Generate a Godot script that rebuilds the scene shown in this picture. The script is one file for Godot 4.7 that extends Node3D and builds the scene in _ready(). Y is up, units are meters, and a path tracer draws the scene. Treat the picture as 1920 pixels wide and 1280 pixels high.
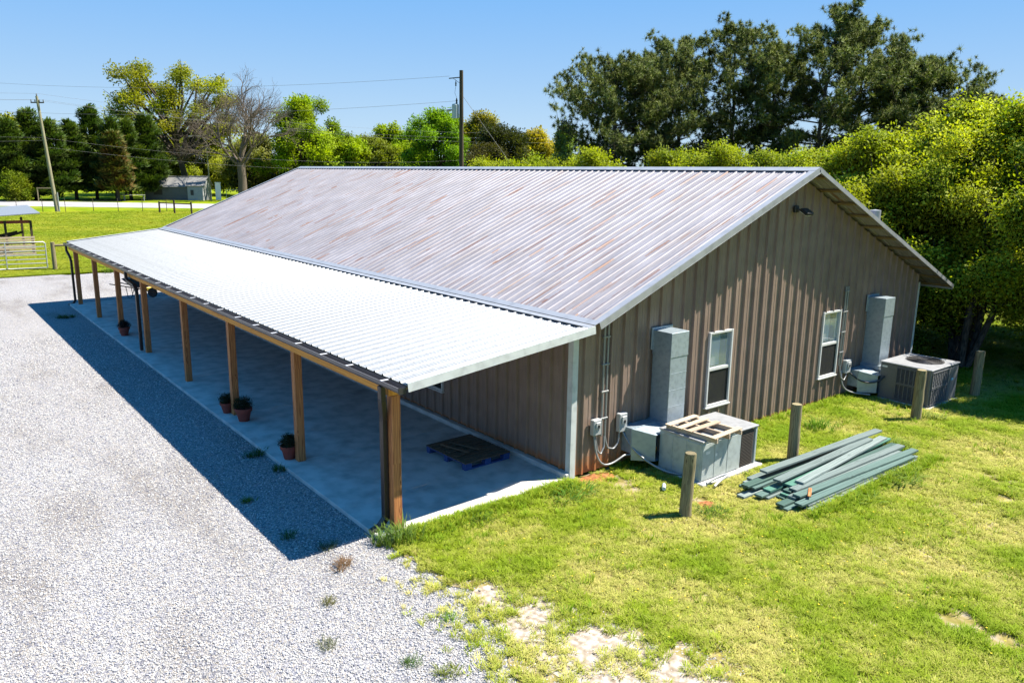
extends Node3D

# ---------------------------------------------------------------- mesh builder
class MB:
	var v := PackedVector3Array()
	var n := PackedVector3Array()
	var uv := PackedVector2Array()
	var uvo := Vector2.ZERO

	func tri(a: Vector3, b: Vector3, c: Vector3, ua := Vector2.ZERO, ub := Vector2.ZERO, uc := Vector2.ZERO) -> void:
		var k := (b - a).cross(c - a).normalized()
		v.append(a); v.append(c); v.append(b)
		n.append(k); n.append(k); n.append(k)
		uv.append(ua); uv.append(uc); uv.append(ub)

	func quad(a: Vector3, b: Vector3, c: Vector3, d: Vector3, ua := Vector2.ZERO, ub := Vector2.ZERO, uc := Vector2.ZERO, ud := Vector2.ZERO) -> void:
		tri(a, b, c, ua, ub, uc)
		tri(a, c, d, ua, uc, ud)

	func _uv(p: Vector3, norm: Vector3, lng: int) -> Vector2:
		var ax := 0
		var an := norm.abs()
		if an.y > an.x and an.y >= an.z: ax = 1
		elif an.z > an.x: ax = 2
		if ax == lng:
			return Vector2(p[(lng + 1) % 3], p[(lng + 2) % 3]) + uvo
		var rem := 3 - ax - lng
		return Vector2(p[rem] + p[ax], p[lng]) + uvo

	func oq(pts: Array, outw: Vector3, xf: Transform3D, lng: int) -> void:
		var k: Vector3 = (pts[1] - pts[0]).cross(pts[2] - pts[0])
		if k.dot(outw) < 0.0: pts.reverse()
		var u := []
		for p in pts: u.append(_uv(p, outw, lng))
		if pts.size() == 4:
			quad(xf * pts[0], xf * pts[1], xf * pts[2], xf * pts[3], u[0], u[1], u[2], u[3])
		else:
			tri(xf * pts[0], xf * pts[1], xf * pts[2], u[0], u[1], u[2])

	func box(xf: Transform3D, s: Vector3, b := 0.0) -> void:
		var h := s * 0.5
		var lng := 0
		if s.y > s.x and s.y >= s.z: lng = 1
		elif s.z > s.x: lng = 2
		for ax in 3:
			var u := (ax + 1) % 3
			var w := (ax + 2) % 3
			for sg in [-1.0, 1.0]:
				var pts := []
				for q in [[-1, -1], [1, -1], [1, 1], [-1, 1]]:
					var p := Vector3.ZERO
					p[ax] = h[ax] * sg
					p[u] = (h[u] - b) * q[0]
					p[w] = (h[w] - b) * q[1]
					pts.append(p)
				var o := Vector3.ZERO
				o[ax] = sg
				oq(pts, o, xf, lng)
		if b <= 0.0: return
		for ax in 3:
			var u := (ax + 1) % 3
			var w := (ax + 2) % 3
			for su in [-1.0, 1.0]:
				for sw in [-1.0, 1.0]:
					var pts := []
					for q in [[0, -1], [0, 1], [1, 1], [1, -1]]:
						var p := Vector3.ZERO
						p[ax] = (h[ax] - b) * q[1]
						p[u] = (h[u] - (b if q[0] == 1 else 0.0)) * su
						p[w] = (h[w] - (b if q[0] == 0 else 0.0)) * sw
						pts.append(p)
					var o := Vector3.ZERO
					o[u] = su; o[w] = sw
					oq(pts, o, xf, lng)
		for sx in [-1.0, 1.0]:
			for sy in [-1.0, 1.0]:
				for sz in [-1.0, 1.0]:
					var sg := Vector3(sx, sy, sz)
					oq([Vector3(h.x, h.y - b, h.z - b) * sg, Vector3(h.x - b, h.y, h.z - b) * sg, Vector3(h.x - b, h.y - b, h.z) * sg], sg, xf, lng)

	func bx(c: Vector3, s: Vector3, b := 0.0, yaw := 0.0) -> void:
		box(Transform3D(Basis(Vector3.UP, yaw), c), s, b)

	# box given by two corners
	func bc(a: Vector3, c: Vector3, b := 0.0) -> void:
		bx((a + c) * 0.5, (c - a).abs(), b)

	# beam with rectangular section from p to q; w across, t thick along 'up'
	func bar(p: Vector3, q: Vector3, w: float, t: float, up := Vector3.UP, b := 0.0) -> void:
		var d := (q - p)
		var l := d.length()
		d /= l
		var r := d.cross(up).normalized()
		var u := r.cross(d).normalized()
		box(Transform3D(Basis(r, u, -d), (p + q) * 0.5), Vector3(w, t, l), b)

	func tube(pts: Array, rads: Array, sides := 8, caps := true) -> void:
		var m := pts.size()
		var d0: Vector3 = (pts[1] - pts[0]).normalized()
		var x: Vector3 = d0.cross(Vector3.UP if absf(d0.y) < 0.9 else Vector3.RIGHT).normalized()
		var rings := []
		var dist := 0.0
		var lens := []
		for i in m:
			var d: Vector3
			if i == 0: d = pts[1] - pts[0]
			elif i == m - 1: d = pts[i] - pts[i - 1]
			else: d = (pts[i + 1] - pts[i]).normalized() + (pts[i] - pts[i - 1]).normalized()
			d = d.normalized()
			x = (x - d * x.dot(d)).normalized()
			var y := d.cross(x)
			var ring := []
			for s in sides:
				var a := TAU * s / sides
				ring.append(x * cos(a) + y * sin(a))
			rings.append(ring)
			if i > 0: dist += pts[i].distance_to(pts[i - 1])
			lens.append(dist)
		for i in m - 1:
			for s in sides:
				var s2 := (s + 1) % sides
				var n00: Vector3 = rings[i][s]
				var n01: Vector3 = rings[i][s2]
				var n10: Vector3 = rings[i + 1][s]
				var n11: Vector3 = rings[i + 1][s2]
				var a: Vector3 = pts[i] + n00 * rads[i]
				var b: Vector3 = pts[i] + n01 * rads[i]
				var c: Vector3 = pts[i + 1] + n11 * rads[i + 1]
				var e: Vector3 = pts[i + 1] + n10 * rads[i + 1]
				var ru: float = rads[i] * TAU / sides
				var u0 := Vector2(ru * s, lens[i]) + uvo
				var u1 := Vector2(ru * (s + 1), lens[i]) + uvo
				var u2 := Vector2(ru * (s + 1), lens[i + 1]) + uvo
				var u3 := Vector2(ru * s, lens[i + 1]) + uvo
				v.append_array([a, c, b, a, e, c])
				n.append_array([n00, n11, n01, n00, n10, n11])
				uv.append_array([u0, u2, u1, u0, u3, u2])
		if caps:
			for q in [0, m - 1]:
				var r: float = rads[q]
				if r < 0.002: continue
				for s in sides:
					var s2 := (s + 1) % sides
					var a: Vector3 = pts[q] + rings[q][s] * r
					var b: Vector3 = pts[q] + rings[q][s2] * r
					if q == 0: tri(pts[q], b, a, uvo, uvo + Vector2(0.02, 0), uvo + Vector2(0, 0.02))
					else: tri(pts[q], a, b, uvo, uvo + Vector2(0.02, 0), uvo + Vector2(0, 0.02))

	# surface of revolution round y at 'c': profile of (radius, height)
	func lathe(c: Vector3, prof: Array, sides := 16) -> void:
		for i in prof.size() - 1:
			var p: Vector2 = prof[i]
			var q: Vector2 = prof[i + 1]
			var sl := Vector2(q.y - p.y, -(q.x - p.x)).normalized()
			for s in sides:
				var a := TAU * s / sides
				var b := TAU * (s + 1) / sides
				var da := Vector3(cos(a), 0, sin(a))
				var db := Vector3(cos(b), 0, sin(b))
				var p0 := c + da * p.x + Vector3.UP * p.y
				var p1 := c + db * p.x + Vector3.UP * p.y
				var p2 := c + db * q.x + Vector3.UP * q.y
				var p3 := c + da * q.x + Vector3.UP * q.y
				var na := da * sl.x + Vector3.UP * sl.y
				var nb := db * sl.x + Vector3.UP * sl.y
				v.append_array([p0, p1, p2, p0, p2, p3])
				n.append_array([na, nb, nb, na, nb, na])
				var ua := Vector2(a * p.x, p.y)
				uv.append_array([ua, Vector2(b * p.x, p.y), Vector2(b * q.x, q.y), ua, Vector2(b * q.x, q.y), Vector2(a * q.x, q.y)])

	func mesh() -> ArrayMesh:
		var a := []
		a.resize(Mesh.ARRAY_MAX)
		a[Mesh.ARRAY_VERTEX] = v
		a[Mesh.ARRAY_NORMAL] = n
		a[Mesh.ARRAY_TEX_UV] = uv
		var m := ArrayMesh.new()
		m.add_surface_from_arrays(Mesh.PRIMITIVE_TRIANGLES, a)
		return m

# ---------------------------------------------------------------- helpers
var taken := {}
var M := {}
var tex := {}

func numbered(called: String) -> String:
	var k: int = taken.get(called, 0)
	taken[called] = k + 1
	return called if k == 0 else "%s_%03d" % [called, k]

func thing(called: String, label: String, category: String, at := Vector3.ZERO, turn := 0.0, group := "") -> Node3D:
	var o := Node3D.new()
	o.name = numbered(called)
	add_child(o)
	o.position = at
	o.rotation.y = turn
	o.set_meta("label", label)
	o.set_meta("category", category)
	if group: o.set_meta("group", group)
	return o

func solo(called: String, label: String, category: String, mesh: Mesh, mat: Material, at := Vector3.ZERO, turn := 0.0, group := "") -> MeshInstance3D:
	var o := MeshInstance3D.new()
	o.name = numbered(called)
	o.mesh = mesh
	o.material_override = mat
	add_child(o)
	o.position = at
	o.rotation.y = turn
	o.set_meta("label", label)
	o.set_meta("category", category)
	if group: o.set_meta("group", group)
	return o

func part(parent: Node3D, called: String, mesh: Mesh, mat: Material, at := Vector3.ZERO) -> MeshInstance3D:
	var o := MeshInstance3D.new()
	o.name = called
	o.mesh = mesh
	o.material_override = mat
	o.position = at
	parent.add_child(o, true)
	return o

func holder(parent: Node3D, called: String, at := Vector3.ZERO) -> Node3D:
	var o := Node3D.new()
	o.name = called
	o.position = at
	parent.add_child(o, true)
	return o

func struct(called: String, mesh: Mesh, mat: Material) -> MeshInstance3D:
	var o := MeshInstance3D.new()
	o.name = numbered(called)
	o.mesh = mesh
	o.material_override = mat
	add_child(o)
	o.set_meta("kind", "structure")
	return o

func relabel(o: Node3D, label: String) -> void:
	o.set_meta("label", label)

func lin(r: float, g: float, b: float) -> Color:
	return Color(r, g, b).linear_to_srgb()

func mat(c: Color, rough := 0.8, metal := 0.0) -> StandardMaterial3D:
	var m := StandardMaterial3D.new()
	m.albedo_color = c
	m.roughness = rough
	m.metallic = metal
	return m

func ramp(stops: Array) -> Gradient:
	var g := Gradient.new()
	var o := PackedFloat32Array()
	var c := PackedColorArray()
	for s in stops:
		o.append(s[0])
		c.append(s[1])
	g.offsets = o
	g.colors = c
	return g

func ntex(sd: int, freq: float, size: int, stops: Array, kind := FastNoiseLite.TYPE_SIMPLEX_SMOOTH, oct := 4) -> NoiseTexture2D:
	var f := FastNoiseLite.new()
	f.seed = sd
	f.frequency = freq
	f.noise_type = kind
	f.fractal_octaves = oct
	if kind == FastNoiseLite.TYPE_CELLULAR:
		f.cellular_return_type = FastNoiseLite.RETURN_CELL_VALUE
		f.fractal_type = FastNoiseLite.FRACTAL_NONE
	var t := NoiseTexture2D.new()
	t.width = size
	t.height = size
	t.seamless = true
	t.noise = f
	if stops: t.color_ramp = ramp(stops)
	return t

func grey(v: float) -> Color:
	return Color(v, v, v)

func tri_map(m: StandardMaterial3D, t: Texture2D, per_metre: float) -> StandardMaterial3D:
	m.albedo_texture = t
	m.uv1_triplanar = true
	m.uv1_world_triplanar = true
	m.uv1_scale = Vector3.ONE * per_metre
	return m

func noise(sd: int, freq: float, oct := 3) -> FastNoiseLite:
	var f := FastNoiseLite.new()
	f.seed = sd
	f.frequency = freq
	f.noise_type = FastNoiseLite.TYPE_SIMPLEX_SMOOTH
	f.fractal_octaves = oct
	return f

func img(w: int, h: int, data: PackedByteArray) -> ImageTexture:
	return ImageTexture.create_from_image(Image.create_from_data(w, h, false, Image.FORMAT_RGB8, data))

func put(d: PackedByteArray, i: int, c: Color) -> void:
	d[i] = int(clampf(c.r, 0, 1) * 255.0)
	d[i + 1] = int(clampf(c.g, 0, 1) * 255.0)
	d[i + 2] = int(clampf(c.b, 0, 1) * 255.0)

# ---------------------------------------------------------------- textures
func wood_tex(sd: int, a: Color, b: Color, rings: float) -> ImageTexture:
	var w := 128
	var h := 512
	var d := PackedByteArray()
	d.resize(w * h * 3)
	var f1 := noise(sd, 0.02)
	var f2 := noise(sd + 1, 0.35)
	var knots := []
	var rng := RandomNumberGenerator.new()
	rng.seed = sd
	for k in 3: knots.append(Vector2(rng.randf() * w, rng.randf() * h))
	for y in h:
		for x in w:
			var bend := f1.get_noise_2d(x * 1.1, y * 0.12) * 16.0
			var kd := 1e9
			for k in knots:
				kd = minf(kd, Vector2((x - k.x) * 1.0, (y - k.y) * 0.35).length())
			bend += 14.0 * exp(-kd * kd / 60.0)
			var g := 0.5 + 0.5 * sin((x + bend) * rings)
			g = pow(g, 2.0) * 0.7 + 0.35 * f2.get_noise_2d(x * 2.0, y * 0.05)
			if kd < 3.0: g = 1.15
			put(d, (y * w + x) * 3, a.lerp(b, clampf(g, 0, 1.2)))
	return img(w, h, d)

func roof_tex() -> ImageTexture:
	var w := 2048
	var h := 512
	var d := PackedByteArray()
	d.resize(w * h * 3)
	var f1 := noise(5, 0.9, 2)
	var f2 := noise(6, 0.012)
	var f3 := noise(7, 0.25)
	for y in h:
		for x in w:
			var s := f1.get_noise_2d(x * 0.8, y * 0.018) * 0.07 + f2.get_noise_2d(x * 0.8, y * 0.6) * 0.05 + f3.get_noise_2d(x, y * 0.4) * 0.03
			var br := clampf(f1.get_noise_2d(x * 0.5 + 300.0, y * 0.012) * 0.9 + f2.get_noise_2d(x * 1.5 + 90.0, y * 0.5) * 0.8, 0.0, 1.0)
			var c := (Color(0.51, 0.50, 0.525) + Color(s, s, s)).lerp(Color(0.44, 0.395, 0.37), br * 0.5)
			put(d, (y * w + x) * 3, c)
	var rng := RandomNumberGenerator.new()
	rng.seed = 31
	# rust runs and dull patches lie in the pans and go down the slope
	for k in 1300:
		var cx := rng.randi_range(0, w - 1)
		var y0 := rng.randi_range(-60, h - 1)
		var big := rng.randf() < 0.10
		var ln := rng.randi_range(10, 90)
		var wd := rng.randi_range(2, 3) if big else rng.randi_range(0, 1)
		var dull := rng.randf() < 0.3
		var col := Color(0.50, 0.485, 0.50) if dull else Color(0.46, 0.28, 0.17).lerp(Color(0.40, 0.26, 0.22), rng.randf())
		if dull: wd += rng.randi_range(1, 7)
		var st := rng.randf_range(0.25, 0.9)
		for yy in ln:
			var y := y0 + yy
			if y < 0 or y >= h: continue
			var t := float(yy) / ln
			for xx in range(-wd, wd + 1):
				var x := cx + xx
				if x < 0 or x >= w: continue
				var q := f3.get_noise_2d(x * 3.0 + k * 9.0, y * 1.2) * 0.5 + 0.5
				var al := clampf((q + 0.25 - absf(xx) / (wd + 1.0) * 0.7 - absf(t - 0.45) * 0.7) * 3.0, 0, 1) * st
				var i := (y * w + x) * 3
				var c0 := Color(d[i] / 255.0, d[i + 1] / 255.0, d[i + 2] / 255.0)
				put(d, i, c0.lerp(col, al))
	return img(w, h, d)

func wall_tex(sd: int, clay: float) -> ImageTexture:
	# 12.2 m across, 5.3 m high; red clay splashed up from the bare soil at the foot
	var w := 1024
	var h := 512
	var d := PackedByteArray()
	d.resize(w * h * 3)
	var f1 := noise(sd, 0.6, 2)
	var f2 := noise(sd + 1, 0.02)
	var f3 := noise(sd + 2, 0.4)
	for y in h:
		var ym := 5.3 * (1.0 - y / 512.0)
		for x in w:
			var xm := 12.2 * x / 1024.0
			var s := f1.get_noise_2d(x, y * 0.03) * 0.03 + f2.get_noise_2d(x, y) * 0.03
			var c := Color(0.505 + s, 0.432 + s, 0.388 + s)
			var reach := 0.42 * clay * exp(-pow((xm - 0.7) / 1.1, 2.0)) + 0.06
			if ym < reach:
				var q := f3.get_noise_2d(x * 1.2, y * 0.8) * 0.8 + f1.get_noise_2d(x * 1.5, y * 0.1) * 0.4
				var al := clampf((1.0 - ym / reach) * 1.4 + q - 0.25, 0, 0.85)
				c = c.lerp(Color(0.66, 0.40, 0.22), al)
			put(d, (y * w + x) * 3, c)
	return img(w, h, d)

func gravel_tex() -> Array:
	# crushed stone, 1024 px = 3 m: nearest two of jittered points on a wrapping grid
	var w := 1024
	var cells := 128
	var d := PackedByteArray()
	d.resize(w * w * 3)
	var hd := PackedByteArray()
	hd.resize(w * w * 3)
	var rng := RandomNumberGenerator.new()
	rng.seed = 77
	var pts := PackedVector2Array()
	var cols := PackedColorArray()
	var pal := [Color(0.62, 0.615, 0.62), Color(0.59, 0.59, 0.605), Color(0.66, 0.655, 0.65), Color(0.55, 0.55, 0.575), Color(0.60, 0.58, 0.56), Color(0.45, 0.455, 0.50)]
	for k in cells * cells:
		pts.append(Vector2(rng.randf(), rng.randf()))
		var c: Color = pal[rng.randi_range(0, 5)]
		cols.append(c * rng.randf_range(0.9, 1.08))
	var step := float(cells) / w
	for y in w:
		var gy := y * step
		var iy := int(gy)
		for x in w:
			var gx := x * step
			var ix := int(gx)
			var b1 := 9.0
			var b2 := 9.0
			var bi := 0
			for oy in [-1, 0, 1]:
				var cy := posmod(iy + oy, cells)
				for ox in [-1, 0, 1]:
					var i: int = cy * cells + posmod(ix + ox, cells)
					var p := pts[i]
					var ddx: float = ix + ox + p.x - gx
					var ddy: float = iy + oy + p.y - gy
					var q := ddx * ddx + ddy * ddy
					if q < b1:
						b2 = b1
						b1 = q
						bi = i
					elif q < b2: b2 = q
			var e := sqrt(b2) - sqrt(b1)
			var c := cols[bi]
			if e < 0.12: c = c.lerp(Color(0.44, 0.43, 0.43), 1.0 - e / 0.12)
			put(hd, (y * w + x) * 3, grey(clampf(e * 2.2, 0, 1)))
			put(d, (y * w + x) * 3, c)
	return [img(w, w, d), img(w, w, hd)]

func make_materials() -> void:
	tex.grain = ntex(11, 0.05, 512, [[0.0, grey(0.78)], [0.5, grey(0.94)], [1.0, grey(1.0)]])
	tex.blotch = ntex(12, 0.012, 512, [[0.0, grey(0.86)], [0.45, grey(0.96)], [1.0, grey(1.0)]], FastNoiseLite.TYPE_SIMPLEX_SMOOTH, 5)
	tex.bark = ntex(13, 0.06, 256, [[0.2, grey(0.45)], [0.6, grey(0.9)], [0.9, grey(1.0)]])
	M.roof = mat(Color(0.945, 0.945, 0.955), 0.55, 0.12)
	M.roof.albedo_texture = roof_tex()
	M.roof.texture_repeat = false
	M.wall = []
	for k in 3:
		var m := mat([Color(1, 1, 1), Color(0.95, 0.95, 0.96), Color(0.91, 0.90, 0.91)][k], 0.55, 0.1)
		m.albedo_texture = tex.get_or_add("wall", wall_tex(21, 1.0))
		M.wall.append(m)
	M.wall_side = mat(Color(0.95, 0.95, 0.96), 0.55, 0.1)
	M.wall_side.albedo_texture = wall_tex(24, 0.3)
	M.porch_roof = tri_map(mat(lin(0.235, 0.25, 0.268), 0.42, 0.2), tex.grain, 0.4)
	M.trim = tri_map(mat(lin(0.31, 0.32, 0.345), 0.45, 0.3), tex.blotch, 0.5)
	M.white_trim = tri_map(mat(lin(0.52, 0.55, 0.56), 0.5, 0.1), tex.blotch, 0.7)
	M.downspout = tri_map(mat(lin(0.02, 0.017, 0.018), 0.4, 0.1), tex.grain, 1.0)
	M.gutter = tri_map(mat(lin(0.135, 0.122, 0.12), 0.4, 0.15), tex.grain, 1.0)
	M.hanger = mat(lin(0.6, 0.6, 0.62), 0.4, 0.3)
	M.wood = []
	for k in 3:
		var m := mat(Color.WHITE, 0.75)
		m.albedo_texture = wood_tex(40 + k, Color(0.69, 0.46, 0.265), Color(0.44, 0.25, 0.12), 0.42)
		m.uv1_scale = Vector3(3.2, 0.55, 1)
		M.wood.append(m)
	M.beam = mat(Color(1.0, 0.92, 0.66), 0.7)
	M.beam.albedo_texture = wood_tex(50, Color(0.80, 0.62, 0.34), Color(0.66, 0.46, 0.22), 0.3)
	M.beam.uv1_scale = Vector3(2.5, 0.3, 1)
	M.raw_wood = mat(Color(0.72, 0.72, 0.66), 0.8)
	M.raw_wood.albedo_texture = wood_tex(52, Color(0.68, 0.58, 0.44), Color(0.5, 0.4, 0.28), 0.3)
	M.raw_wood.uv1_scale = Vector3(3, 0.5, 1)
	M.grey_wood = []
	for k in 3:
		var m := mat([Color(1.0, 0.98, 0.95), Color(0.92, 0.88, 0.84), Color(1.0, 0.97, 0.92)][k], 0.85)
		m.albedo_texture = wood_tex(60 + k, Color(0.72, 0.67, 0.61), Color(0.50, 0.44, 0.38), 0.5)
		m.uv1_scale = Vector3(4, 0.6, 1)
		M.grey_wood.append(m)
	M.dark_wood = mat(Color(0.52, 0.48, 0.43), 0.85)
	M.dark_wood.albedo_texture = M.grey_wood[0].albedo_texture
	M.dark_wood.uv1_scale = Vector3(4, 0.6, 1)
	M.blue_paint = tri_map(mat(lin(0.022, 0.06, 0.21), 0.7), tex.grain, 2.0)
	M.log = mat(Color(0.80, 0.78, 0.70), 0.9)
	M.log.albedo_texture = wood_tex(64, Color(0.64, 0.61, 0.52), Color(0.40, 0.37, 0.30), 0.55)
	M.log.uv1_scale = Vector3(2.5, 0.7, 1)
	M.green_board = []
	for c in [lin(0.075, 0.135, 0.122), lin(0.125, 0.165, 0.162), lin(0.035, 0.085, 0.07), lin(0.18, 0.225, 0.22), lin(0.06, 0.18, 0.135)]:  # second and fourth tones are paler, with sky gloss mixed into the colour
		var m := mat(c, 0.6)
		m.albedo_texture = tex.get_or_add("paint", wood_tex(70, Color(1.0, 1.0, 1.0), Color(0.62, 0.66, 0.66), 0.35))
		m.uv1_scale = Vector3(4, 0.4, 1)
		M.green_board.append(m)
	M.concrete = tri_map(mat(lin(0.56, 0.55, 0.53), 0.85), tex.blotch, 0.22)
	M.concrete.detail_enabled = true
	M.concrete.detail_blend_mode = BaseMaterial3D.BLEND_MODE_MUL
	M.concrete.detail_albedo = ntex(15, 0.02, 512, [[0.0, grey(0.82)], [0.6, grey(0.97)], [1.0, grey(1.0)]])
	M.concrete.detail_uv_layer = BaseMaterial3D.DETAIL_UV_1
	var gt := gravel_tex()
	M.gravel = tri_map(mat(Color.WHITE, 0.9), gt[0], 1.0 / 3.0)
	M.gravel.heightmap_enabled = true
	M.gravel.heightmap_texture = gt[1]
	M.gravel.heightmap_scale = 1.0
	M.gravel.metallic_specular = 0.2
	M.gravel.detail_enabled = true
	M.gravel.detail_blend_mode = BaseMaterial3D.BLEND_MODE_MUL
	M.gravel.detail_uv_layer = BaseMaterial3D.DETAIL_UV_2
	M.gravel.uv2_triplanar = true
	M.gravel.uv2_world_triplanar = true
	M.gravel.uv2_scale = Vector3(1.0 / 9.0, 1.0 / 9.0, 1.0 / 22.0)
	M.gravel.detail_albedo = ntex(19, 0.009, 512, [[0.1, Color(0.88, 0.865, 0.85)], [0.4, Color(0.97, 0.965, 0.96)], [0.8, Color.WHITE]], FastNoiseLite.TYPE_SIMPLEX_SMOOTH, 5)
	M.stone = mat(Color.WHITE, 0.85)
	M.stone.vertex_color_use_as_albedo = true
	M.blade = mat(Color.WHITE, 0.6)
	M.blade.vertex_color_use_as_albedo = true
	M.blade.backlight_enabled = true
	M.blade.backlight = Color(0.76, 0.80, 0.40)
	M.blade.metallic_specular = 0.15
	M.leaf = mat(Color.WHITE, 0.55)
	M.leaf.vertex_color_use_as_albedo = true
	M.leaf.backlight_enabled = true
	M.leaf.backlight = Color(0.90, 0.92, 0.42)
	M.leaf.metallic_specular = 0.18
	M.needle = mat(Color.WHITE, 0.6)
	M.needle.vertex_color_use_as_albedo = true
	M.needle.metallic_specular = 0.2
	M.needle.backlight_enabled = true
	M.needle.backlight = Color(0.62, 0.68, 0.34)
	M.field = tri_map(mat(Color.WHITE, 0.95), ntex(16, 0.006, 1024, [[0.15, Color(0.34, 0.41, 0.06)], [0.4, Color(0.39, 0.46, 0.07)], [0.6, Color(0.44, 0.49, 0.09)], [0.85, Color(0.49, 0.50, 0.13)]], FastNoiseLite.TYPE_SIMPLEX_SMOOTH, 7), 1.0 / 23.0)
	M.field.metallic_specular = 0.1
	M.field.heightmap_enabled = true
	M.field.heightmap_texture = ntex(17, 0.06, 512, [])
	M.field.heightmap_scale = 3.0
	M.soil = tri_map(mat(Color.WHITE, 0.95), ntex(18, 0.02, 1024, [[0.15, Color(0.42, 0.40, 0.20)], [0.42, Color(0.49, 0.45, 0.28)], [0.6, Color(0.53, 0.485, 0.37)], [0.85, Color(0.57, 0.53, 0.46)]], FastNoiseLite.TYPE_SIMPLEX_SMOOTH, 6), 1.0 / 5.0)
	M.soil.metallic_specular = 0.1
	M.dirt = tri_map(mat(Color.WHITE, 0.95), ntex(20, 0.03, 1024, [[0.15, Color(0.46, 0.41, 0.35)], [0.45, Color(0.55, 0.51, 0.46)], [0.6, Color(0.60, 0.57, 0.53)], [0.85, Color(0.66, 0.635, 0.60)]], FastNoiseLite.TYPE_SIMPLEX_SMOOTH, 6), 1.0 / 4.0)
	M.dirt.metallic_specular = 0.1
	M.clay = tri_map(mat(lin(0.36, 0.13, 0.045), 0.95), tex.grain, 3.0)
	M.road = tri_map(mat(lin(0.30, 0.29, 0.30), 0.9), tex.blotch, 0.1)
	M.ac = tri_map(mat(lin(0.38, 0.43, 0.43), 0.5, 0.1), tex.blotch, 0.9)
	M.ac_dark = tri_map(mat(lin(0.125, 0.132, 0.145), 0.5, 0.1), tex.grain, 1.2)
	M.ac_top = tri_map(mat(lin(0.30, 0.31, 0.33), 0.45, 0.2), tex.blotch, 0.9)
	M.coil = mat(lin(0.065, 0.055, 0.045), 0.7, 0.3)
	M.grille = mat(lin(0.03, 0.03, 0.033), 0.6, 0.2)
	M.duct = tri_map(mat(lin(0.28, 0.34, 0.39), 0.4, 0.35), tex.blotch, 1.3)
	M.box_grey = tri_map(mat(lin(0.36, 0.38, 0.39), 0.5), tex.grain, 3.0)
	M.conduit = mat(lin(0.22, 0.23, 0.24), 0.45, 0.4)
	M.pvc = mat(lin(0.5, 0.5, 0.48), 0.5)
	M.black = mat(lin(0.018, 0.018, 0.02), 0.5)
	M.dark_metal = mat(lin(0.03, 0.03, 0.032), 0.5, 0.3)
	M.frame_white = tri_map(mat(lin(0.55, 0.56, 0.56), 0.45), tex.grain, 2.0)
	M.glass = mat(Color(0.75, 0.85, 0.88, 0.12), 0.03)
	M.glass.transparency = BaseMaterial3D.TRANSPARENCY_ALPHA
	M.screen = mat(Color(0.06, 0.07, 0.07, 0.62), 0.8)
	M.screen.transparency = BaseMaterial3D.TRANSPARENCY_ALPHA
	M.reflection_slats = mat(lin(0.30, 0.33, 0.33), 0.7)
	M.pot = tri_map(mat(lin(0.23, 0.045, 0.03), 0.65), tex.grain, 3.0)
	M.pole = mat(Color(0.86, 0.88, 0.84), 0.9)
	M.pole.albedo_texture = M.log.albedo_texture
	M.pole.uv1_scale = Vector3(2, 0.3, 1)
	M.pole_dark = mat(Color(0.42, 0.38, 0.33), 0.9)
	M.pole_dark.albedo_texture = M.log.albedo_texture
	M.pole_dark.uv1_scale = Vector3(2, 0.3, 1)
	M.wire = mat(lin(0.12, 0.12, 0.13), 0.6)
	M.galv = mat(lin(0.36, 0.38, 0.38), 0.4, 0.5)
	M.bark = mat(lin(0.075, 0.062, 0.05), 0.95)
	M.bark.albedo_texture = tex.bark
	M.bark.uv1_scale = Vector3(1.0, 0.3, 1)
	M.bark_pale = mat(lin(0.18, 0.14, 0.105), 0.95)
	M.bark_pale.albedo_texture = tex.bark
	M.yellow = mat(lin(0.5, 0.36, 0.03), 0.7)
	M.shed_wall = tri_map(mat(lin(0.10, 0.105, 0.115), 0.8), tex.blotch, 0.4)
	M.shed_pale = tri_map(mat(lin(0.30, 0.31, 0.32), 0.8), tex.blotch, 0.4)
	M.shingle = tri_map(mat(lin(0.19, 0.19, 0.19), 0.9), tex.blotch, 0.3)
	M.red = mat(lin(0.25, 0.05, 0.03), 0.8)
	M.white = mat(lin(0.6, 0.6, 0.6), 0.6)

# ---------------------------------------------------------------- the building
const W := 12.16
const RIDGE := 5.23
const SLOPE := 0.4159
const ZF := 0.51
const ZB := -24.75
const LEN := 24.0

func roof_y(x: float) -> float:
	return RIDGE - SLOPE * absf(x - W / 2.0)

# profile of one sheet of width w with three ribs; height h
func profile(w: float, h: float, ribs := 3) -> PackedVector2Array:
	var out := PackedVector2Array()
	var p := w / ribs
	for k in ribs:
		for q in [[0.0, 0], [0.19, 0], [0.21, 0.12], [0.27, 0.12], [0.29, 0], [0.42, 0], [0.44, 0.12], [0.50, 0.12], [0.52, 0], [0.645, 0], [0.70, 1], [0.81, 1], [0.865, 0]] if ribs == 3 else [[0.0, 0], [0.2, 0], [0.215, 0.12], [0.26, 0.12], [0.275, 0], [0.46, 0], [0.475, 0.12], [0.52, 0.12], [0.535, 0], [0.68, 0], [0.75, 1], [0.87, 1], [0.94, 0]]:
			out.append(Vector2((k + q[0]) * p, q[1] * h))
	out.append(Vector2(w, 0))
	return out

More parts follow.
